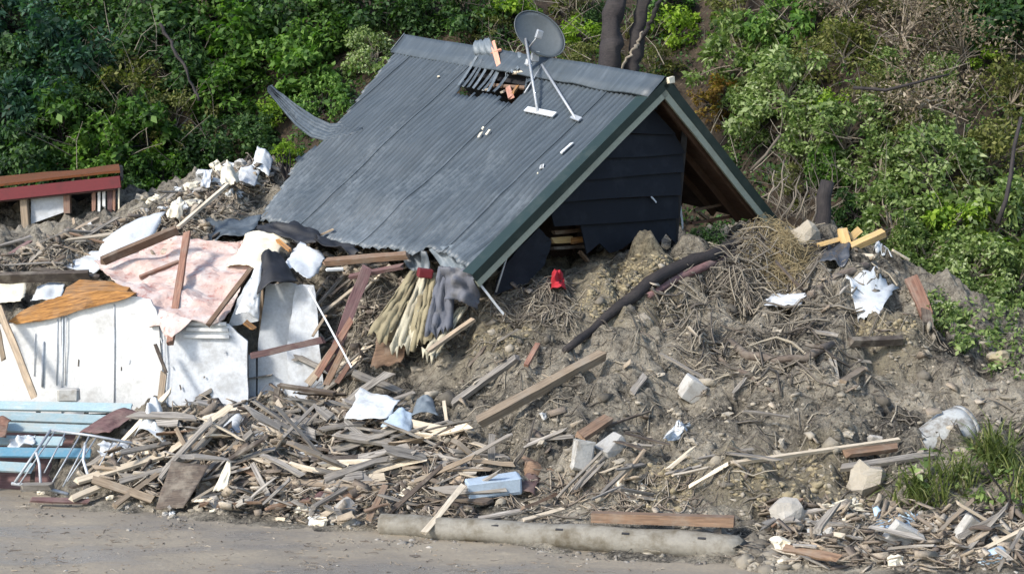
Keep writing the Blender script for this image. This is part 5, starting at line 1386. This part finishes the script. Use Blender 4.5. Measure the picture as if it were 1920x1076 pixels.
def fibres(name, label, spec, mat, sides=3):
    V, Fc = [], []
    for n, region, L0, L1, r0, r1, curl, liftr, flat in spec:
        for c in scatter_pts(n, region):
            c = Vector(c)
            L = rng.uniform(L0, L1); th = rng.uniform(0, 6.28)
            d = Vector((math.cos(th), math.sin(th) * .7, 0))
            k = 4
            pts = []
            zl = rng.uniform(*liftr); tilt = rng.uniform(-.15, .35) * (1 - flat)
            cv = rng.uniform(-curl, curl)
            for i in range(k + 1):
                s = i / k - .5
                q = c + d * (L * s) + Vector((-d.y, d.x, 0)) * cv * L * (s * s - .1)
                q.z = T(q.x, q.y) * .75 + c.z * .25 + zl + tilt * L * (s + .5) + curl * .1 * L * (0.25 - s * s) + rng.uniform(-.01, .01)
                pts.append(q)
            r = rng.uniform(r0, r1)
            tube_geo(pts, [r, r, r * .9, r * .7, r * .4], sides, False, V, Fc)
    me = bpy.data.meshes.new(name)
    me = mesh_np(name, [v[:] for v in V], Fc, mat)
    return tag(link(name, me, None), label, None, None, 'stuff')

TANGLE = [(1230, 560), (1350, 470), (1520, 440), (1600, 600), (1560, 720), (1400, 740), (1280, 700)]
fibres('twig_litter', 'tangled twigs and fine roots strewn over the slope', [(1500, SLOPE, .08, .45, .003, .010, .5, (-.01, .05), .3), (420, TANGLE, .1, .55, .003, .012, .6, (-.01, .10), .1), (130, TANGLE, .25, .9, .010, .026, .7, (-.02, .12), .1), (60, SLOPE, .2, .7, .008, .02, .5, (-.01, .06), .2),
       (250, [(1350, 470), (1430, 450), (1440, 560), (1370, 580)], .3, .7, .005, .014, .6, (0, .2), 0), (400, [(900, 560), (1060, 520), (1080, 600), (950, 620)], .1, .5, .004, .012, .6, (0, .08), .2), (350, BACK, .2, .7, .005, .014, .4, (0, .08), .3), (250, HOLLOW, .2, .6, .005, .012, .5, (0, .1), .2)], M['twig'])
fibres('straw_clump', 'dry straw clump caught at the top of the mound', [(650, [(1395, 440), (1450, 425), (1510, 470), (1510, 530), (1450, 545), (1400, 500)], .15, .6, .003, .007, 1.2, (0, .16), 0)], M['straw'])
fibres('splinter_litter', 'fine wood splinters filling the plank heap', [(1300, HEAP, .06, .35, .005, .013, .05, (0, .14), .5), (450, [(1430, 950), (1925, 960), (1925, 1074), (1450, 1062)], .08, .35, .005, .016, .1, (0, .08), .5), (350, BACK, .1, .4, .006, .018, .1, (0, .08), .5),
       (200, [(850, 900), (1300, 900), (1330, 960), (1000, 980)], .1, .4, .005, .014, .1, (0, .05), .5), (420, [(0, 940), (900, 1025), (1350, 1074), (0, 1074)], .02, .16, .002, .006, .1, (.004, .010), 1)], M['splinter'])

# ------------------------------------------------------------------ vegetation
def leaf_cloud(centres, radii, per, ll, lw, seed, droop=0.2, up=0.5):
    """small folded leaf faces spread round clump centres -> (V, F)"""
    r = np.random.RandomState(seed)
    C = np.repeat(centres, per, 0); Rr = np.repeat(radii, per)
    n = len(C)
    d = r.normal(size=(n, 3)); d /= np.linalg.norm(d, axis=1, keepdims=True) + 1e-9
    pos = C + d * (Rr * (0.35 + 0.65 * r.rand(n) ** 0.6))[:, None] * np.array([1, 1, .8])
    nrm = d * 0.6 + r.normal(size=(n, 3)) * 0.55 + np.array([-0.15, -0.25, up])
    nrm /= np.linalg.norm(nrm, axis=1, keepdims=True)
    ax = r.normal(size=(n, 3)) + d * 0.6 - np.array([0, 0, droop])
    ax -= nrm * (ax * nrm).sum(1, keepdims=True); ax /= np.linalg.norm(ax, axis=1, keepdims=True) + 1e-9
    sd = np.cross(nrm, ax)
    q = np.repeat(0.55 + 0.65 * r.rand(len(centres)), per)[:, None]
    L = ll * q * (0.6 + 0.8 * r.rand(n))[:, None]; W = lw * q * (0.6 + 0.8 * r.rand(n))[:, None]
    v0 = pos; v1 = pos + ax * L * .5 + sd * W * .5 + nrm * W * .12; v2 = pos + ax * L - nrm * L * .12; v3 = pos + ax * L * .5 - sd * W * .5 + nrm * W * .12
    V = np.stack([v0, v1, v2, v3], 1).reshape(-1, 3)
    Fc = np.arange(4 * n).reshape(n, 4)
    return V, Fc

def clump_centres(n, rx, ry, rz, seed, hollow=.35):
    r = np.random.RandomState(seed)
    d = r.normal(size=(n, 3)); d /= np.linalg.norm(d, axis=1, keepdims=True)
    lob = 0.78 + 0.5 * r.rand(n)
    k = (hollow + (1 - hollow) * r.rand(n) ** .5) * lob
    return d * k[:, None] * np.array([rx, ry, rz])

SPEC = {  # leaf material, leaf length, width, clumps, leaves per clump, clump radius
    'bluegreen': ('bluegreen', .15, .085, 46, 80, .24), 'deep': ('deep', .16, .09, 44, 75, .25), 'mid': ('mid', .18, .105, 42, 66, .24),
    'lime': ('lime', .19, .115, 30, 56, .22), 'olive': ('olive', .14, .07, 36, 62, .24), 'greygreen': ('greygreen', .145, .08, 46, 70, .23),
    'dry': ('dry', .10, .035, 42, 42, .28), 'rusty': ('rusty', .16, .085, 30, 50, .22)}
CROWN, SEEDN = {}, [100]
def crown(kind, var):
    if (kind, var) not in CROWN:
        lm, ll, lw, nc, per, cr = SPEC[kind]
        cs = clump_centres(nc, 1.0, .85, .95, 7 * var + len(kind) * 31 + ord(kind[0]))
        rr = cr * (0.7 + .7 * np.random.RandomState(var).rand(nc))
        V, Fc = leaf_cloud(cs, rr, per, ll, lw, 50 + var)
        CROWN[(kind, var)] = (mesh_np('crown_' + kind, V, Fc, LEAF[lm]), cs)
    return CROWN[(kind, var)]

def bush(px, py, kind, rad, label, cat='shrub', name='shrub', D=None, trunk='bark', var=None, bare=0, sq=1.0, pull=.75):
    SEEDN[0] += 1
    r = random.Random(SEEDN[0])
    if D is None:
        h = HG(px, py); D = h.y - rad * pull
    c = P(px, py, D)
    by = c.y + rad * .35
    base = Vector((c.x + r.uniform(-.2, .2), by, float(HILL(c.x, by)) - .1))
    if by < 25.9: base.z = max(base.z, T(base.x, base.y) - .1)
    if base.z > c.z - .25: base.z = c.z - .25 - .2 * rad
    root = empty(name, label, cat, base)
    me, cs = crown(kind, (SEEDN[0] % 3) if var is None else var)
    m = Matrix.LocRotScale(c, __import__('mathutils').Euler((r.uniform(-.15, .15), r.uniform(-.15, .15), r.uniform(0, 6.28))), Vector((rad * r.uniform(.9, 1.1), rad * r.uniform(.9, 1.1), rad * sq * r.uniform(.9, 1.1))))
    link('crown', me, m, root)
    V, Fc = [], []
    mid = base.lerp(c, .55) + Vector((r.uniform(-.1, .1), 0, 0))
    tube_geo([base, base.lerp(mid, .5), mid, c], [.05 * rad + .02, .045 * rad + .015, .035 * rad + .012, .02], 6, False, V, Fc)
    for k in r.sample(range(len(cs)), 16 + bare):
        e = m @ Vector(cs[k])
        s = base.lerp(c, r.uniform(.35, .95))
        tube_geo([s, s.lerp(e, .5) + Vector((r.uniform(-.08, .08), r.uniform(-.08, .08), r.uniform(-.02, .1))), e], [.016, .012, .005], 4, False, V, Fc)
    mk('trunk', V, Fc, M[trunk], root)
    return root

BUSHES = [
    # far left, dark blue green: shade on the thicket put into leaf colour
    (20, 40, 'bluegreen', 1.25, 'dark blue green shrub in the top left corner'), (130, 130, 'bluegreen', 1.15, 'blue green shrub right of the top left corner'), (15, 215, 'bluegreen', 1.1, 'blue green shrub at the left edge above the red shed'),
    (110, 250, 'mid', .85, 'mid green shrub above the middle of the red shed roof'), (190, 20, 'deep', 1.0, 'deep green shrub at the top edge left of the bare dark gap'), (40, 310, 'deep', .8, 'deep green shrub just behind the red shed roof'),
    (200, 290, 'mid', .75, 'mid green shrub behind the right end of the red shed'), (160, 190, 'deep', .8, 'deep green shrub in the upper left thicket'), (60, 130, 'deep', .9, 'dark shrub inside the upper left thicket'),
    (275, 260, 'mid', .85, 'green shrub right of the red shed roof'), (300, 340, 'mid', .6, 'low green shrub right of the red shed corner'), (250, 170, 'olive', .8, 'dull olive shrub left of the dead leaning trunk'),
    (330, 240, 'olive', .7, 'olive shrub below the dead leaning trunk'), (250, 345, 'deep', .5, 'low dark shrub touching the red shed corner'), (310, 300, 'lime', .36, 'small yellow green shrub above the rubble ridge'),
    (300, 60, 'deep', 1.0, 'deep green shrub at the top beside the dead leaning trunk'), (400, 20, 'mid', 1.05, 'mid green shrub at the top edge left of the roof'), (330, 140, 'deep', .8, 'shaded shrub behind the dead leaning trunk'),
    (470, 110, 'mid', 1.0, 'bright green shrub left of the curled roofing sheet'), (430, 190, 'mid', .8, 'green shrub over the tip of the curled roofing sheet'), (540, 40, 'deep', .95, 'deep green shrub at the top left of the roof ridge'),
    (560, 130, 'mid', .85, 'green shrub above the curled roofing sheet'), (620, 60, 'mid', .8, 'green shrub at the top near the far ridge end'), (400, 280, 'deep', .7, 'dark shrub behind the rubble ridge'),
    (520, 210, 'lime', .42, 'yellow green sprig behind the curled sheet'), (540, 290, 'lime', .30, 'small yellow green sprig under the curled sheet'), (610, 190, 'mid', .6, 'green shrub against the far rake of the roof'),
    (690, 110, 'greygreen', .65, 'pale grey green shrub beside the far ridge end'), (700, 20, 'deep', .9, 'deep green shrub at the top above the far ridge end'), (800, 25, 'deep', .8, 'dark shrub at the top over the ridge'),
    (470, 260, 'deep', .6, 'dark shrub between the rubble ridge and the curled sheet'),
    (880, 30, 'deep', .75, 'dark green shrub behind the middle of the ridge'), (955, 25, 'lime', .62, 'yellow green shrub left of the satellite dish'), (930, 70, 'olive', .5, 'olive shrub low behind the ridge left of the dish'),
    (1085, 70, 'lime', .5, 'yellow green shrub right of the satellite dish'), (1070, 10, 'olive', .6, 'olive shrub above the satellite dish'), (1090, 130, 'olive', .5, 'olive shrub low behind the ridge right of the dish'),
    # right of the dark trunk
    (1270, 55, 'lime', .65, 'bright lime shrub right of the dark trunk'), (1240, 10, 'mid', .6, 'green shrub at the top right of the dark trunk'), (1225, 130, 'olive', .55, 'olive shrub behind the gable peak'),
    (1345, 190, 'rusty', .55, 'rusty tinted shrub right of the gable peak'), (1400, 110, 'greygreen', .95, 'large pale grey green shrub right of the gable'), (1470, 180, 'greygreen', .95, 'pale shrub in the middle of the right bank'),
    (1400, 225, 'greygreen', .65, 'pale shrub over the right slope of the roof'), (1480, 40, 'mid', .8, 'green shrub at the top of the right bank'), (1390, 20, 'olive', .7, 'olive shrub at the top left of the right bank'),
    (1580, 100, 'olive', .75, 'olive green shrub left of the dry scrub'), (1590, 250, 'greygreen', .65, 'pale shrub above the broken tree stump'), (1590, 10, 'dry', .85, 'dry bare scrub at the top edge of the right bank'),
    (1690, 60, 'dry', 1.0, 'grey dry scrub at the top right'), (1720, 190, 'dry', .95, 'brown grey dry scrub in the right bank'), (1800, 90, 'dry', .85, 'dry scrub beside the small yellow shrub'),
    (1785, 20, 'olive', .6, 'olive shrub at the top right edge'), (1845, 110, 'lime', .36, 'small yellow shrub in the dry scrub'), (1890, 30, 'deep', .9, 'dark shrub in the top right corner'),
    (1900, 190, 'olive', .8, 'olive shrub at the right edge'), (1650, 320, 'greygreen', .6, 'pale shrub left of the right leafy bank'), (1750, 330, 'greygreen', .9, 'large pale green shrub in the right leafy bank'),
    (1860, 300, 'olive', .8, 'olive green shrub at the right edge of the bank'), (1680, 420, 'greygreen', .62, 'pale green shrub above the yellow offcuts'), (1790, 430, 'lime', .55, 'lime green shrub in the right leafy bank'),
    (1880, 420, 'greygreen', .85, 'pale green shrub at the right edge above the slope'), (1740, 490, 'greygreen', .6, 'pale shrub behind the rusty brown plank'), (1820, 520, 'greygreen', .7, 'pale green shrub hanging over the right slope'),
    (1910, 540, 'greygreen', .7, 'pale green shrub low at the right edge'), (1560, 320, 'mid', .45, 'small green shrub left of the broken stump'),
    (60, 412, 'deep', .38, 'low dark shrub under the white panel of the shed'), (150, 405, 'mid', .32, 'low green shrub under the shed boards'), (10, 425, 'deep', .4, 'low dark shrub at the left edge under the shed'),
      (1800, 570, 'greygreen', .5, 'pale shrub at the foot of the right leafy bank'),
    (1800, 612, 'dry', .36, 'dry brown brush at the right foot of the bank'), (1868, 632, 'dry', .34, 'dry brush low at the right above the drum'), (1915, 660, 'dry', .34, 'dry brush low at the right edge'),
    (1150, 118, 'olive', .34, 'olive tuft in front of the thick dark trunk', ), (1125, 40, 'deep', .36, 'dark tuft left of the thick dark trunk'), (1195, 60, 'olive', .3, 'olive tuft over the thinner dark trunk'),
    (1700, 470, 'greygreen', .4, 'pale shrub just right of the yellow offcuts'), (1600, 400, 'deep', .4, 'dark shrub behind the yellow offcuts'), (1500, 350, 'olive', .45, 'olive shrub among the bare stems'), (1560, 200, 'lime', .4, 'yellow shrub in the pale right thicket'),
    (1640, 180, 'olive', .5, 'olive shrub at the edge of the dry scrub'), (1450, 120, 'lime', .35, 'lime tuft in the large pale shrub'), (1830, 380, 'olive', .5, 'olive tuft in the right leafy bank'), (1700, 260, 'olive', .5, 'olive tuft below the dry scrub'),
    (1660, 130, 'greygreen', .42, 'pale leafy tuft inside the dry scrub'), (1760, 140, 'greygreen', .4, 'pale leafy tuft right inside the dry scrub'), (1650, 20, 'olive', .5, 'olive tuft at the top of the dry scrub'), (1740, 250, 'greygreen', .45, 'pale tuft at the lower edge of the dry scrub'),
    (1520, 260, 'greygreen', .6, 'pale shrub between the right roof slope and stump'), (1900, 600, 'olive', .3, 'low olive shrub at the right foot of the bank'),
]
for (px, py, kind, rad, lab) in BUSHES:
    bush(px, py, kind, rad, lab, bare=14 if kind in ('dry', 'greygreen') else 4, trunk='bark_pale' if kind in ('dry', 'greygreen', 'olive') else 'bark')

# standing trunks, dead stems
def stem(nm, lb, pts, r0, r1, m, cat='trunk', sides=9):
    p = [P(*q) for q in pts]
    pp = []
    for a, b in zip(p, p[1:]): pp += [a, a.lerp(b, .5) + Vector((rng.uniform(-.04, .04), rng.uniform(-.04, .04), 0))]
    pp.append(p[-1]); n = len(pp)
    V, Fc = tube_geo(pp, [(r0 + (r1 - r0) * i / (n - 1)) * rng.uniform(.9, 1.1) for i in range(n)], sides)
    return tag(mk(nm, V, Fc, M[m], None, frame_from(pp[0], pp[-1]), True), lb, cat)
def tree(label, parts):
    e = empty('tree', label, 'tree', P(*parts[0][0][0]))
    for k, (pts, r0, r1, m) in enumerate(parts):
        q = [P(*v) for v in pts]; pp = []
        for a, b in zip(q, q[1:]): pp += [a.lerp(b, t) + Vector((rng.uniform(-.03, .03), rng.uniform(-.03, .03), 0)) for t in np.linspace(0, .9, 8)]
        pp.append(q[-1]); n = len(pp)
        V, Fc = tube_geo(pp, [(r0 + (r1 - r0) * i / (n - 1)) * rng.uniform(.88, 1.12) for i in range(n)], 16)
        V = [v + (v - P(*pts[1])).normalized() * 0 + Vector((1, -.5, 0)) * r0 * .22 * float(fbm(v.x * 19, v.z * 1.3 + v.y * 9, 1.0, 3, 6)) for v in V]
        V = [v + Vector((.02 * math.sin(v.z * 9), .02, 0)) * float(vnoise(v.x * 14, v.z * 2.5, 5)) * 4 for v in V]
        mk('trunk' if k == 0 else 'limb', V, Fc, M[m], e, None, True)
tree('thick dark purple tree trunk rising behind the ridge', [([(1140, 150, 25.2), (1150, 60, 25.3), (1160, -60, 25.4)], .21, .16, 'bark'), ([(1165, 130, 25.0), (1190, 90, 25.0), (1205, 60, 25.0)], .03, .02, 'bark_pale')])
tree('thinner dark tree trunk right beside the thick purple trunk', [([(1185, 150, 25.4), (1195, 60, 25.5), (1215, -60, 25.6)], .14, .10, 'bark'), ([(1192, 90, 25.4), (1220, 40, 25.3), (1240, 0, 25.2)], .05, .03, 'bark')])
tree('dead thin trunk leaning through the left thicket', [([(375, 190, 26.0), (340, 115, 26.2), (300, 45, 26.4)], .022, .03, 'bark')])
stem('tree_stump', 'broken mauve tree stump standing behind the mound top', [(1540, 445, 21.9), (1545, 400, 21.9), (1552, 340, 22.0)], .15, .10, 'bark', 'stump', 12)
stem('branch', 'bare pale branch leaning over the right roof slope', [(1408, 320, 22.4), (1435, 292, 22.3), (1462, 255, 22.2)], .025, .02, 'bark_pale', 'branch', 6)
stem('branch', 'dark arching branch in the right bank', [(1600, 165, 23.6), (1660, 170, 23.4), (1720, 155, 23.3), (1780, 140, 23.3)], .035, .02, 'bark', 'branch', 6)
stem('branch', 'dark branch at the right edge of the bank', [(1870, 420, 21.5), (1895, 330, 21.6), (1915, 220, 21.8)], .04, .03, 'bark', 'branch', 6)
for i, (x0, y0, x1, y1) in enumerate(((1455, 400, 1470, 300), (1475, 405, 1500, 330), (1440, 380, 1452, 320), (1492, 410, 1512, 340), (1505, 420, 1490, 350), (1462, 420, 1488, 360), (1425, 372, 1480, 330), (1520, 430, 1530, 370))):
    o = stem('bare_stem', '%s thin bare stem from the right roof slope toward the stump' % ['first', 'third', 'shortest', 'fourth', 'fifth', 'second', 'leftmost slanting', 'last'][i], [(x0, y0, 22.4 + .1 * i), ((x0 + x1) / 2 + 5, (y0 + y1) / 2, 22.4 + .1 * i), (x1, y1, 22.5 + .1 * i)], .018, .010, 'bark_pale', 'stem', 5)
    o['group'] = 'bare stems beside the stump'

V, Fc = [], []
_r2 = random.Random(77)
for (n, x0, x1, y0, y1, L0, L1) in ((220, 1300, 1900, 0, 430, .3, 1.0), (160, 1440, 1540, 270, 430, .3, .9), (160, 150, 420, 60, 330, .3, 1.1), (120, 900, 1240, 0, 130, .3, .9)):
    for k in range(n):
        a = HG(_r2.uniform(x0, x1), _r2.uniform(y0, y1)) + Vector((0, -_r2.uniform(.1, 1.1), 0))
        d = Vector((_r2.uniform(-1, 1), _r2.uniform(-.6, .2), _r2.uniform(.1, 1.2))).normalized() * _r2.uniform(L0, L1)
        r0 = _r2.uniform(.004, .012)
        tube_geo([a, a + d * .5 + Vector((_r2.uniform(-.08, .08), 0, _r2.uniform(-.05, .08))), a + d], [r0, r0 * .8, r0 * .4], 4, False, V, Fc)
tag(link('bare_twigs', mesh_np('bare_twigs', [v[:] for v in V], Fc, M['twig']), None), 'fine bare twigs tangled through the hillside thicket', None, None, 'stuff')

# ground cover over the hillside and the foot of the bank
def ground_cover(name, label, boxes, mat, per, ll, lw, seed):
    r = np.random.RandomState(seed)
    cs = []
    for (x0, x1, y0, y1, n, h) in boxes:
        x = r.uniform(x0, x1, n); y = r.uniform(y0, y1, n)
        z = HILL(x, y)
        k = vnoise(x * .8, y * .8, seed) > -0.12
        cs.append(np.stack([x, y, z + r.uniform(0, h, n)], 1)[k])
    cs = np.concatenate(cs)
    V, Fc = leaf_cloud(cs, 0.2 + .12 * r.rand(len(cs)), per, ll, lw, seed)
    return tag(link(name, mesh_np(name, V, Fc, mat), None), label, None, None, 'stuff')
ground_cover('undergrowth', 'dark leafy undergrowth covering the hillside', [(-9, 3.2, 25.2, 31, 900, .35), (3.2, 10, 23.5, 30, 500, .3), (-16, -9, 24.5, 33, 700, 1.0), (10, 16, 21.5, 31, 600, .9)], LEAF['deep'], 26, .10, .055, 3)
ground_cover('dry_undergrowth', 'dry brown undergrowth on the right bank', [(2.5, 9.5, 22.0, 29, 700, .3)], LEAF['dry'], 22, .07, .03, 4)
ground_cover('green_undergrowth', 'brighter green undergrowth on the hillside', [(-9, 9.5, 24.5, 30, 420, .4), (-16, -9, 24.5, 33, 300, 1.2), (9, 16, 21.5, 31, 400, 1.2)], LEAF['mid'], 26, .10, .06, 6)
ground_cover('bank_undergrowth', 'pale green undergrowth low on the right bank', [(5.0, 9.0, 21.2, 23.5, 200, .25), (9, 15, 20.5, 28, 350, 1.0)], LEAF['greygreen'], 26, .08, .04, 8)

_r = np.random.RandomState(12)
_pts = scatter_pts(60, [(1735, 545), (1925, 590), (1925, 720), (1850, 690), (1790, 650)])
_pts = np.concatenate([_pts, scatter_pts(22, [(1700, 870), (1925, 840), (1925, 960), (1720, 960)])])
V, Fc = leaf_cloud(_pts + np.array([0, 0, .06]), .08 + .12 * _r.rand(len(_pts)), 22, .085, .045, 12)
tag(link('bank_foot_weeds', mesh_np('bank_foot_weeds', V, Fc, LEAF['greygreen']), None), 'low mixed weeds creeping over the right end of the mud', None, None, 'stuff')

# grass tussocks at the right
def tussock(px, py, n, L, label, mat='grass', spread=.35, D=None):
    c = G(px, py) if D is None else P(px, py, D)
    V, Fc = [], []
    r = random.Random(px)
    for i in range(n):
        a = r.uniform(0, 6.28); lean = r.uniform(.35, 1.15)
        d = Vector((math.cos(a), math.sin(a), 0)); sd = Vector((-d.y, d.x, 0))
        l = L * r.uniform(.6, 1.15); w = r.uniform(.006, .013)
        b = c + Vector((r.uniform(-1, 1), r.uniform(-1, 1), 0)) * spread * .45
        b.z = T(b.x, b.y) - .02
        k = 5
        for s in range(k + 1):
            t = s / k
            p = b + d * (lean * l * t * (0.4 + .6 * t)) + Vector((0, 0, l * (t * (1.05 - .25 * lean) - lean * .62 * t * t * t)))
            ww = w * (1 - t) ** .6 + .0006
            V += [p - sd * ww, p + sd * ww]
        o = len(V) - 2 * (k + 1)
        for s in range(k): Fc.append((o + 2 * s, o + 2 * s + 1, o + 2 * s + 3, o + 2 * s + 2))
    e = empty('grass_tussock', label, 'grass', c)
    me = mesh_np('blades', [(v - c)[:] for v in V], Fc, LEAF[mat])
    link('blades', me, Matrix.Translation(c), e)
tussock(1745, 945, 95, .66, 'arching green grass tussock lowest beside the rubble')
tussock(1800, 900, 75, .6, 'green grass tussock in front of the white drum')
tussock(1880, 880, 115, .8, 'bright green grass tussock at the right edge')
tussock(1925, 930, 90, .65, 'green grass tussock cut by the right edge')
tussock(1700, 930, 90, .45, 'small dull grass tussock left of the arching one')
tussock(1850, 840, 120, .5, 'grass tussock behind the white drum rim')
for i, (x0, y0, x1, y1, lb) in enumerate(((1905, 960, 1845, 870, 'mauve bare stem leaning left in the grass'), (1890, 965, 1900, 880, 'mauve bare stem upright in the grass'), (1790, 962, 1920, 945, 'mauve stem lying below the grass'))):
    a, b = G(x0, y0), G(x0, y0)
    b = P(x1, y1, a.y - .1)
    tag(tube('bare_stem', wiggle(a, b, 5, .02, i), [.016, .015, .013, .011, .009, .006], M['bark'], 5), lb, 'stem')
for i, (x, y, kd, s, lb) in enumerate(((1760, 600, 'greygreen', .3, 'low pale plant beside the rusty plank'), 
                                        (1340, 450, 'deep', .22, 'small dark plant growing in the gable opening'), (1310, 440, 'deep', .16, 'tiny dark plant left in the gable opening'), (530, 285, 'lime', .16, 'tiny lime plant at the torn roof edge'))):
    g = G(x, y)
    bush(x, y, kd, s, lb, 'plant', 'plant', D=g.y - .1 if x > 600 else 22.9, var=1)

# ------------------------------------------------------------------ labels for the loose pieces: colour, tilt, nearest landmark
LM = [(700, 757, 'cream board'), (790, 775, 'dark blue grey scrap'), (825, 805, 'cream plank'), (925, 922, 'blue grey block'), (1092, 862, 'standing concrete block'), (1010, 775, 'long tan beam'), (570, 725, 'bent metal frame'),
      (345, 908, 'dark brown panel'), (305, 880, 'long tan batten'), (500, 925, 'steep mauve stick'), (410, 890, 'pointed white shard'), (230, 880, 'fanned pale planks'), (385, 750, 'white wall foot'), (640, 968, 'large grey lump'),
      (830, 955, 'leaning pale stick'), (560, 880, 'sloping cream board'), (1240, 975, 'square timber'), (1480, 975, 'pale rough boulder'), (1690, 1020, 'tilted grey slab'), (1860, 1045, 'plastic bottle'), (1680, 982, 'blue plastic scrap'),
      (1822, 1005, 'corner slab'), (1580, 960, 'chalky white strip'), (1302, 742, 'grey concrete lump'), (1240, 560, 'long root log'), (1470, 675, 'sagging root'), (1565, 705, 'tan stubs'), (1632, 560, 'ragged white sheet'), (1740, 810, 'white drum'),
      (1265, 815, 'white bent scrap'), (910, 730, 'buried plank'), (240, 440, 'big pale sheet'), (130, 490, 'flat white sheet'), (100, 360, 'red shed'), (430, 340, 'cream insulation'), (490, 300, 'white block of sheet'), (330, 405, 'lower insulation lump'),
      (640, 600, 'upright mauve plank'), (740, 580, 'rolled cloth'), (680, 485, 'eave beam'), (570, 490, 'bluish ragged sheet'), (1150, 840, 'concrete wedge'), (1450, 490, 'straw clump'), (620, 800, 'flat grey board'), (790, 875, 'long grey board'), (450, 800, 'heap crest'), (1600, 870, 'brown board by the drum'), (1400, 800, 'bare mud')]
groups = {}
for o in list(COL.objects):
    if o.parent is None and o.name.split('.')[0] in ('loose_board', 'rubble_lump') :
        me = o.data; mw = WM[o.name]
        if o.name.startswith('loose'):
            L = max(v.co.x for v in me.vertices)
            a, b = PIX(mw.translation), PIX(mw @ Vector((L, 0, 0)))
            if a[0] > b[0]: a, b = b, a
            s = (b[1] - a[1]) / max(1, b[0] - a[0])
            tilt = 'rising to the right' if s < -.18 else 'dropping to the right' if s > .18 else 'lying level'
            c = ((a[0] + b[0]) / 2, (a[1] + b[1]) / 2)
            w = o['label'].split()
            head = '%s %s board %s' % (w[0], w[1], tilt)
        else:
            c = PIX(mw.translation); head = o['label'].split()[0] + ' rubble lump'
        lm = min(LM, key=lambda q: (q[0] - c[0]) ** 2 + 2 * (q[1] - c[1]) ** 2)
        dx, dy = c[0] - lm[0], c[1] - lm[1]
        rel = ('right of' if dx > 0 else 'left of') if abs(dx) > 1.4 * abs(dy) else ('below' if dy > 0 else 'above')
        groups.setdefault('%s %s the %s' % (head, rel, lm[2]), []).append((c[0], o))
ORD = ['first', 'second', 'third', 'fourth', 'fifth', 'sixth', 'seventh', 'eighth', 'ninth', 'tenth']
for lab, os_ in groups.items():
    os_.sort(key=lambda q: q[0])
    for k, (x, o) in enumerate(os_):
        if len(os_) == 1: o['label'] = lab
        elif len(os_) == 2: o['label'] = ('left ' if k == 0 else 'right ') + lab
        else: o['label'] = ('leftmost ' if k == 0 else 'rightmost ' if k == len(os_) - 1 else ORD[min(k, 9)] + ' from left ') + lab
